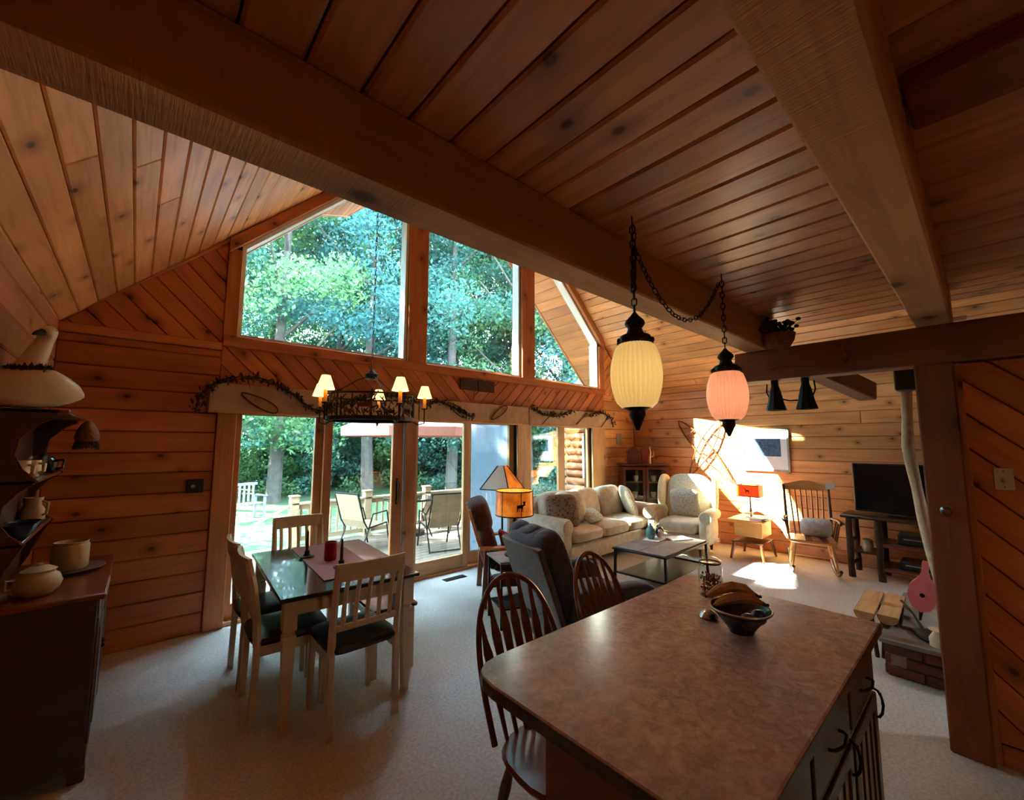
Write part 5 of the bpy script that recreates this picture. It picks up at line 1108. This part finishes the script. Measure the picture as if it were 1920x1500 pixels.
for k in range(150):
    a = random.uniform(0, 6.28); p = Vector((-.035+.075*math.cos(a), .075*math.sin(a), .19+.012*math.cos(a))); s = random.uniform(.014, .028); M = Matrix.Translation(p) @ Euler((random.uniform(0, 6), random.uniform(0, 6), random.uniform(0, 6))).to_matrix().to_4x4(); wl.add([(-s, 0, 0), (0, s*.5, 0), (s, 0, 0), (0, -s*.5, 0)], [(0, 1, 2, 3)], M)
for k in range(24): s = .02; p = Vector((.03+random.uniform(-.01, .03), -.05+random.uniform(-.03, .03), (.18-.004*k))); M = Matrix.Translation(p) @ Euler((random.uniform(0, 6), random.uniform(0, 6), 0)).to_matrix().to_4x4(); wl.add([(-s, 0, 0), (0, s*.4, 0), (s, 0, 0), (0, -s*.4, 0)], [(0, 1, 2, 3)], M)
wv.tube([(-.035+.072*math.cos(a), .072*math.sin(a), .19) for a in np.linspace(0, 6.283, 25)[:-1]], .007, 6, closed=True)
wv.build('wreath_vine', 'twig', gs); wl.build('wreath_leaves', 'dried_brown', gs, smooth=0)
def pot(name, mat, prof, loc, label, cat, handle=None, grp='crockery on the hutch'):
    t = thing(name, label, cat, loc, 0, grp); MB().lathe(prof, 24).build('body', mat, t, smooth=60)
    if handle: MB().tube(handle, .007, 8).build('handle', mat, t)
    return t
pot('crock', 'stoneware', [(0, 0), (.075, 0), (.08, .01), (.08, .13), (.072, .14), (.076, .15), (.072, .152), (.068, .14), (.07, .02), (0, .015)], (-.24, 3.60, .893), 'tall cream stoneware crock on a platter at the far end of the hutch', 'crock')
pot('platter', 'pewter', [(0, 0), (.07, 0), (.12, .012), (.15, .02), (.152, .024), (.12, .016), (0, .008)], (-.235, 3.60, .871), 'wide dark platter under the tall cream crock', 'platter')
pot('bean_pot', 'stoneware', [(0, 0), (.055, 0), (.08, .03), (.088, .06), (.075, .095), (.06, .105), (.06, .115), (.065, .12), (.04, .135), (.012, .14), (.014, .15), (0, .155)], (-.315, 3.17, .871), 'round lidded bean pot with small handle at the near end of the hutch', 'pot', [(-.075, -.03, .09), (-.10, -.05, .095), (-.1, -.05, .05), (-.08, -.03, .045)])
pot('patterned_jug', 'stoneware', [(0, 0), (.04, 0), (.055, .03), (.05, .08), (.035, .11), (.042, .15), (.038, .15), (.03, .11), (0, .02)], (-.42, 3.70, 1.151), 'brown patterned stoneware jug on the lower hutch shelf', 'jug', [(.04, -.03, .13), (.065, -.05, .12), (.06, -.045, .06), (.045, -.03, .05)])
pot('dark_bowl', 'blue_glaze', [(0, 0), (.035, 0), (.06, .03), (.075, .075), (.07, .075), (.055, .035), (0, .012)], (-.405, 3.14, 1.151), 'dark blue glazed bowl at the near end of the lower hutch shelf', 'bowl')
pot('dark_bowl', 'blue_glaze', [(0, 0), (.035, 0), (.055, .03), (.07, .06), (.066, .06), (.05, .03), (0, .012)], (-.405, 3.36, 1.151), 'dark blue glazed bowl in the middle of the lower hutch shelf', 'bowl')
pot('cream_mug', 'white_glaze', [(0, 0), (.035, 0), (.037, .09), (.034, .09), (.032, .01), (0, .008)], (-.41, 3.10, 1.441), 'cream coffee mug at the near end of the upper hutch shelf', 'mug', [(.03, -.02, .07), (.055, -.04, .065), (.052, -.038, .03), (.034, -.02, .02)])
pot('cream_mug', 'white_glaze', [(0, 0), (.03, 0), (.04, .03), (.037, .085), (.034, .085), (.03, .01), (0, .008)], (-.40, 3.32, 1.441), 'rounded cream mug second along the upper hutch shelf', 'mug', [(.03, -.02, .07), (.055, -.04, .065), (.052, -.038, .03), (.034, -.02, .02)])
pot('glass_tumbler', 'jar_glass', [(0, 0), (.032, 0), (.038, .1), (.035, .1), (.03, .008), (0, .006)], (-.40, 3.52, 1.441), 'clear glass tumbler on the upper hutch shelf', 'glass')
pot('black_teapot', 'black_glaze', [(0, 0), (.04, 0), (.06, .03), (.062, .06), (.045, .09), (.02, .1), (.012, .115), (0, .118)], (-.40, 3.72, 1.441), 'black glazed teapot at the far end of the upper hutch shelf', 'teapot', [(.05, -.03, .07), (.09, -.05, .075), (.085, -.05, .03), (.055, -.03, .02)])
bk = thing('wicker_broom_basket', 'small fringed wicker ornament hanging from the far end of the hutch top', 'basket', (-.24, 3.9, 1.62)); MB().lathe([(.05, 0), (.062, .03), (.05, .08), (.03, .12), (.01, .14)], 16).build('basket_body', 'wicker', bk)
b = MB()
for k in range(40): a = 2*math.pi*k/40; b.tube([(.05*math.cos(a), .05*math.sin(a), .01), (.062*math.cos(a), .062*math.sin(a), random.uniform(-.05, -.03))], .003, 4)
b.build('fringe', 'dried_dark', bk)

# ================================================================== OUTDOORS
gv = []; gf = []; n = 33
for i in range(n):
    for j in range(n):
        x = -30+100*i/(n-1); y = 4.8+75*j/(n-1); gv.append((x, y, -.55+max(0, y-9)*.035+.12*math.sin(x*.3)*math.sin(y*.25)))
for i in range(n-1):
    for j in range(n-1): gf.append((i*n+j, (i+1)*n+j, (i+1)*n+j+1, i*n+j+1))
S(MB().add(gv, gf).build('ground', 'lawn', smooth=60)); S(MB().add([(-40, 4.8, -.56), (-40, -40, -.56), (80, -40, -.56), (80, 4.8, -.56)], [(0, 1, 2, 3)]).build('ground_back', 'lawn', smooth=0))
dk = S(MB().box(-.6, 7.6, 4.8, 8.15, -.5, -.19).build('deck_frame', 'plank_gap', smooth=0))
boards('deck_board', dk, 'deck_wood', rectp(-.6, 7.6, 4.8, 8.2), (0, 0, -.19), (1, 0, 0), (0, 1, 0), (0, 0, 1), 0, .145, th=.035, gap=.004, ch=.004)
rl = thing('deck_railing', 'pale wooden deck railing with square balusters beyond the glass doors', 'railing', (2.12, 8.05, -.155))
for x in (0, 1.3, 2.6, 3.9, 5.2): MB().cbox((x, 0, .42), (.14, .14, .84), .008).build('post', 'rail_wood', rl); MB().cbox((x, 0, .85), (.17, .17, .03), .008).build('post_cap', 'rail_wood', rl)
MB().cbox((2.6, 0, .72), (5.3, .14, .035), .006).build('cap_rail', 'rail_wood', rl); MB().cbox((2.6, 0, .12), (5.2, .04, .08), .004).build('bottom_rail', 'rail_wood', rl); MB().cbox((2.6, 0, .66), (5.2, .04, .08), .004).build('top_rail', 'rail_wood', rl)
bal = MB().cbox((0, 0, .39), (.035, .035, .5), .003).build('baluster', 'rail_wood', rl); bal.location = (.12, 0, 0)
for k in range(1, 41):
    x = .12+.125*k
    if x < 5.15: c = bal.copy(); COL.objects.link(c); c.location = (x, 0, 0)
MB().bar((-.05, 0, .7), (-1.3, .5, -.05), .09, .04, .004).build('stair_rail', 'rail_wood', rl)
um = thing('patio_umbrella', 'dusty red patio umbrella opened over the deck', 'umbrella', (4.15, 7.6, -.155)); R0 = 1.45; nseg = 8
b = MB(); vs = [(0, 0, 2.62)]+[(R0*math.cos(2*math.pi*k/nseg), R0*math.sin(2*math.pi*k/nseg), 2.06) for k in range(nseg)]; b.add(vs, [(0, 1+k, 1+(k+1) % nseg) for k in range(nseg)]); b.build('canopy', 'umbrella_cloth', um, smooth=0)
b = MB(); b.add([p for k in range(nseg) for p in ((R0*math.cos(2*math.pi*k/nseg), R0*math.sin(2*math.pi*k/nseg), 2.06), (R0*math.cos(2*math.pi*k/nseg), R0*math.sin(2*math.pi*k/nseg), 1.9))], [(2*k, 2*k+1, (2*k+3) % 16, (2*k+2) % 16) for k in range(nseg)]); b.build('canopy_valance', 'umbrella_cloth', um, smooth=0)
MB().cyl((0, 0, 0), (0, 0, 2.66), .022).build('pole', 'iron', um); MB().lathe([(.25, 0), (.25, .06), (.04, .1), (.035, .25)], 20).build('umbrella_base', 'iron', um)
for k in range(nseg): a = 2*math.pi*k/nseg; MB().tube([(0, 0, 2.6), (R0*math.cos(a), R0*math.sin(a), 2.05)], .008, 5).build('rib', 'iron', um)
pt = thing('patio_table', 'round iron patio table with a glass top under the umbrella', 'table', (4.15, 7.6, -.155)); MB().tube([(.55*math.cos(a), .55*math.sin(a), .7) for a in np.linspace(0, 6.283, 33)[:-1]], .018, 8, closed=True).build('table_rim', 'iron', pt); MB().lathe([(.05, .7), (.54, .7), (.54, .708), (.05, .708)], 32).build('table_glass', 'jar_glass', pt)
for k in range(4): a = 2*math.pi*k/4+.4; MB().tube([(.5*math.cos(a), .5*math.sin(a), .69), (.3*math.cos(a), .3*math.sin(a), .35), (.48*math.cos(a), .48*math.sin(a), 0)], .016, 6).build('leg', 'iron', pt)
def sling_chair(loc, rz, label):
    t = thing('sling_chair', label, 'patio chair', loc, rz, 'sling chairs on the deck')
    for sx in (-1, 1):
        MB().tube([(sx*.27, .32, 0), (sx*.27, .25, .25), (sx*.27, .22, .42), (sx*.27, -.2, .38), (sx*.27, -.28, .5), (sx*.27, -.42, .95)], .014, 7).build('side_frame', 'iron', t); MB().tube([(sx*.27, -.34, 0), (sx*.27, -.2, .3), (sx*.28, -.1, .6), (sx*.29, .2, .62), (sx*.27, .26, .4)], .013, 7).build('arm_frame', 'iron', t)
    MB().tube([(-.27, -.42, .95), (.27, -.42, .95)], .014, 7).build('top_bar', 'iron', t); MB().tube([(-.27, -.33, .02), (.27, -.33, .02)], .012, 7).build('rear_bar', 'iron', t)
    P = [(.23, .42), (0, .385), (-.2, .385), (-.285, .52), (-.42, .94)]; b = MB()
    for i in range(4): b.add([(-.25, P[i][0], P[i][1]), (.25, P[i][0], P[i][1]), (.25, P[i+1][0], P[i+1][1]), (-.25, P[i+1][0], P[i+1][1])]+[(-.25, P[i][0], P[i][1]-.006), (.25, P[i][0], P[i][1]-.006), (.25, P[i+1][0]-.006, P[i+1][1]-.006), (-.25, P[i+1][0]-.006, P[i+1][1]-.006)], [(3,2,1,0),(4,5,6,7),(0,1,5,4),(1,2,6,5),(2,3,7,6),(3,0,4,7)])
    b.build('sling_seat', 'sling', t); return t
sling_chair((3.98, 6.35, -.155), -12, 'tan sling patio chair seen behind the lounge chair, back to the glass'); sling_chair((3.02, 7.15, -.155), -70, 'tan sling patio chair on the dining side of the patio table'); sling_chair((5.1, 7.4, -.155), 80, 'tan sling patio chair on the far side of the patio table')
gc = thing('garden_bench', 'pale grey wooden garden bench out on the lawn, seen through the first door pane', 'bench', (2.2, 13.1, -.42), 200)
for k in range(4): MB().cbox((0, -.2+.1*k, .42), (1.0, .085, .025), .004).build('seat_slat', 'grey_paint', gc)
for k in range(8): MB().cbox((-.42+.12*k, -.27, .68), (.05, .02, .46), .003).build('back_slat', 'grey_paint', gc)
MB().cbox((0, -.27, .92), (1.04, .03, .07), .004).build('top_rail', 'grey_paint', gc)
for sx in (-1, 1):
    for y in (-.25, .18): MB().cbox((sx*.48, y, .3), (.06, .05, .6), .004).build('leg', 'grey_paint', gc)
    MB().cbox((sx*.48, 0, .62), (.07, .5, .03), .004).build('arm', 'grey_paint', gc)
# log wing of the house beyond the sofa window
hw = thing('house_wing', 'orange log-sided wing of the house seen through the window behind the sofa', 'building', (9.6, 6.3, -.5)); MB().box(-.55, 3, -1.5, 1.5, 0, 3.0).build('wing_core', 'plank_gap', hw, smooth=0)
lg = MB().tube([(0, -1.5, 0), (0, 1.5, 0)], .1, 10); l0 = lg.build('wall_log', 'log_siding', hw); l0.location = (-.55, 0, .1)
for k in range(1, 15): c = l0.copy(); COL.objects.link(c); c.location = (-.55, 0, .1+.2*k)
lg = MB().tube([(-.6, 0, 0), (3, 0, 0)], .1, 10); l1 = lg.build('wall_log', 'log_siding', hw); l1.location = (0, 1.5, .1)
for k in range(1, 15): c = l1.copy(); COL.objects.link(c); c.location = (0, 1.5, .1+.2*k)
MB().box(-.68, -.64, -.1, .9, 1.2, 2.3).build('wing_window_frame', 'vinyl_white', hw, smooth=0); MB().box(-.69, -.685, -.03, .83, 1.27, 2.23).build('wing_pane', 'screen', hw, smooth=0)
b = MB(); b.prism([(-1.9, 3.0), (1.9, 3.0), (0, 4.2)], -3.2, 1.1, Matrix(((0, 0, -1, 0), (1, 0, 0, 0), (0, 1, 0, 0), (0, 0, 0, 1)))); b.build('wing_roof', 'shingle', hw, smooth=0)
# --- the wood behind the lawn
def crown_mesh(name, n, shape, size, mat):
    c = shape(n); a = rng.normal(size=(n, 3)); a /= np.linalg.norm(a, axis=1)[:, None]; b_ = rng.normal(size=(n, 3)); b_ -= (b_*a).sum(1)[:, None]*a; b_ /= np.linalg.norm(b_, axis=1)[:, None]
    s = size*rng.uniform(.6, 1.3, (n, 1)); v = np.stack([c-a*s, c+b_*s*.55, c+a*s, c-b_*s*.55], 1).reshape(-1, 3); me = bpy.data.meshes.new(name)
    me.vertices.add(4*n); me.vertices.foreach_set('co', v.astype(np.float32).ravel()); me.loops.add(4*n); me.loops.foreach_set('vertex_index', np.arange(4*n, dtype=np.int32)); me.polygons.add(n); me.polygons.foreach_set('loop_start', np.arange(0, 4*n, 4, dtype=np.int32)); me.update(calc_edges=True); me.validate(); me.materials.append(MATS[mat]); return me
def clumps(nc, fc, rad):
    def f(n):
        k = rng.integers(0, nc, n); cc = np.array([fc() for _ in range(nc)]); d = rng.normal(size=(n, 3)); d /= np.linalg.norm(d, axis=1)[:, None]; r = rad*rng.uniform(.5, 1.15, (n, 1))*np.array([1, 1, .6]); return cc[k]+d*r*rng.uniform(.8, 1.25, (nc, 1))[k]
    return f
def tall():
    z = random.uniform(2.2, 15); rr = 3.2*(1-((z-7.5)/9.5)**2)**.5*math.sqrt(random.random()); a = random.uniform(0, 6.28); return (rr*math.cos(a), rr*math.sin(a), z)
def bush():
    z = random.uniform(.2, 3.0); rr = 1.9*math.sqrt(random.random())*(1.15-z/5); a = random.uniform(0, 6.28); return (rr*math.cos(a), rr*math.sin(a), z)
CR = [crown_mesh('crown_a', 24000, clumps(90, tall, .85), .085, 'leaf_green'), crown_mesh('crown_b', 24000, clumps(100, tall, .75), .08, 'leaf_haze'), crown_mesh('crown_c', 22000, clumps(80, tall, .9), .085, 'leaf_bright')]
BU = [crown_mesh('bush_a', 9000, clumps(34, bush, .6), .075, 'leaf_green'), crown_mesh('bush_b', 9000, clumps(34, bush, .6), .075, 'leaf_bright')]
def trunk_mesh():
    mb = MB(); P = [(random.uniform(-.12, .12)*(i > 0), random.uniform(-.12, .12)*(i > 0), 2.6*i) for i in range(6)]; mb.tube(P, [.24, .2, .17, .13, .09, .04], 9)
    for k in range(7):
        z = random.uniform(3, 11); a = random.uniform(0, 6.28); mb.tube([(0, 0, z), (1.0*math.cos(a), 1.0*math.sin(a), z+.7), (2.2*math.cos(a), 2.2*math.sin(a), z+1.9)], [.07, .05, .02], 6)
    o = mb.build('trunk', 'tree_bark'); me = o.data; bpy.data.objects.remove(o); return me
TR = [trunk_mesh() for _ in range(3)]
def part(name, me, par):
    o = bpy.data.objects.new(name, me); COL.objects.link(o); o.parent = par; return o
spots = []
for row, (dist, step, j) in enumerate(((17, 10.5, .8), (22, 7.5, 1.2), (28, 6.2, 1.5))):
    a = 2+row*2
    while a < 62:
        d = dist+random.uniform(-j, j); spots.append((d*math.sin(R(a)), d*math.cos(R(a)), row)); a += step
for i, (x, y, row) in enumerate(spots):
    t = thing('woodland_tree', 'tall leafy tree in the wood behind the lawn', 'tree', (x, y, -.55+max(0, y-9)*.035-.1), random.uniform(0, 360), 'trees of the wood behind the lawn'); t.scale = (1+.15*row,)*3
    part('crown', CR[(i*2+row) % 3], t); part('trunk', TR[i % 3], t)
for (x, y, k) in ((-4.4, 12.6, .77), (-2.2, 14.0, .80), (-6.6, 11.0, .72), (-3.2, 11.2, .68), (-5.2, 14.2, .86), (-2.9, 9.7, .54), (-1.7, 10.7, .56), (-3.5, 8.9, .5), (-2.3, 9.1, .5), (-4.4, 9.4, .56)):  # unseen trees added to keep direct sun off the glass doors
    t = thing('woodland_tree', 'smaller leafy tree added out of view on the left to shade the doors', 'tree', (x, y, -.6), 40*k, 'trees of the wood behind the lawn'); t.scale = (k, k, k); part('crown', CR[0], t); part('trunk', TR[0], t)
nb = 0
for (dist, step, k) in ((19, 7.2, 1.0), (24, 5.2, 1.35)):
    a = 3 if k == 1 else 5
    while a < 61:
        d = dist+random.uniform(-1, 1.5); x, y = d*math.sin(R(a)), d*math.cos(R(a)); t = thing('woodland_shrub', 'bushy green shrub at the edge of the wood', 'shrub', (x, y, -.55+max(0, y-9)*.035-.1), random.uniform(0, 360), 'shrubs along the edge of the wood'); t.scale = (k, k, k); part('foliage', BU[nb % 2], t); nb += 1; a += step
# --- fill lamp added over the kitchen, unseen behind the viewer
kl = thing('kitchen_fill_lamp', 'unseen round frosted fill lamp added over the kitchen', 'lamp', (1.1, -2.0, 2.51)); MB().lathe([(.17, 0), (.18, -.02), (.16, -.06), (.09, -.1), (.0, -.115)], 24).build('diffuser', glow('fill_lamp_diffuser', (255, 226, 180), 2.2), kl); MB().lathe([(.19, 0), (.19, -.02), (.17, -.022)], 24).build('trim_ring', 'bronze', kl)
ld = bpy.data.lights.new('bulb', 'POINT'); ld.energy = 2; ld.color = (1, .8, .55); ld.shadow_soft_size = .12; lo = bpy.data.objects.new('bulb', ld); COL.objects.link(lo); lo.parent = kl; lo.location = (0, 0, -.2)
# --- fill lamp added out of view behind the partition to brighten the carpet
hl = thing('passage_fill_lamp', 'unseen white dome fill lamp added in the passage behind the partition', 'lamp', (4.7, -1.3, 2.2)); MB().lathe([(.16, 0), (.15, .03), (.1, .09), (.03, .12), (.02, .15)], 24).build('dome_shade', 'paper_white', hl)
MB().lathe([(.14, .01), (.08, .0), (0, -.005)], 24).build('diffuser', 'fill_lamp_diffuser', hl); MB().tube([(0, 0, .14), (0, 0, zr(4.7)-2.2-.02)], .004, 6).build('cord', 'iron', hl)
ld = bpy.data.lights.new('bulb', 'SPOT'); ld.energy = 30; ld.spot_size = R(160); ld.spot_blend = 1; ld.color = (.8, .9, 1); ld.shadow_soft_size = .12; lo = bpy.data.objects.new('bulb', ld); COL.objects.link(lo); lo.parent = hl; lo.location = (0, 0, -.03)
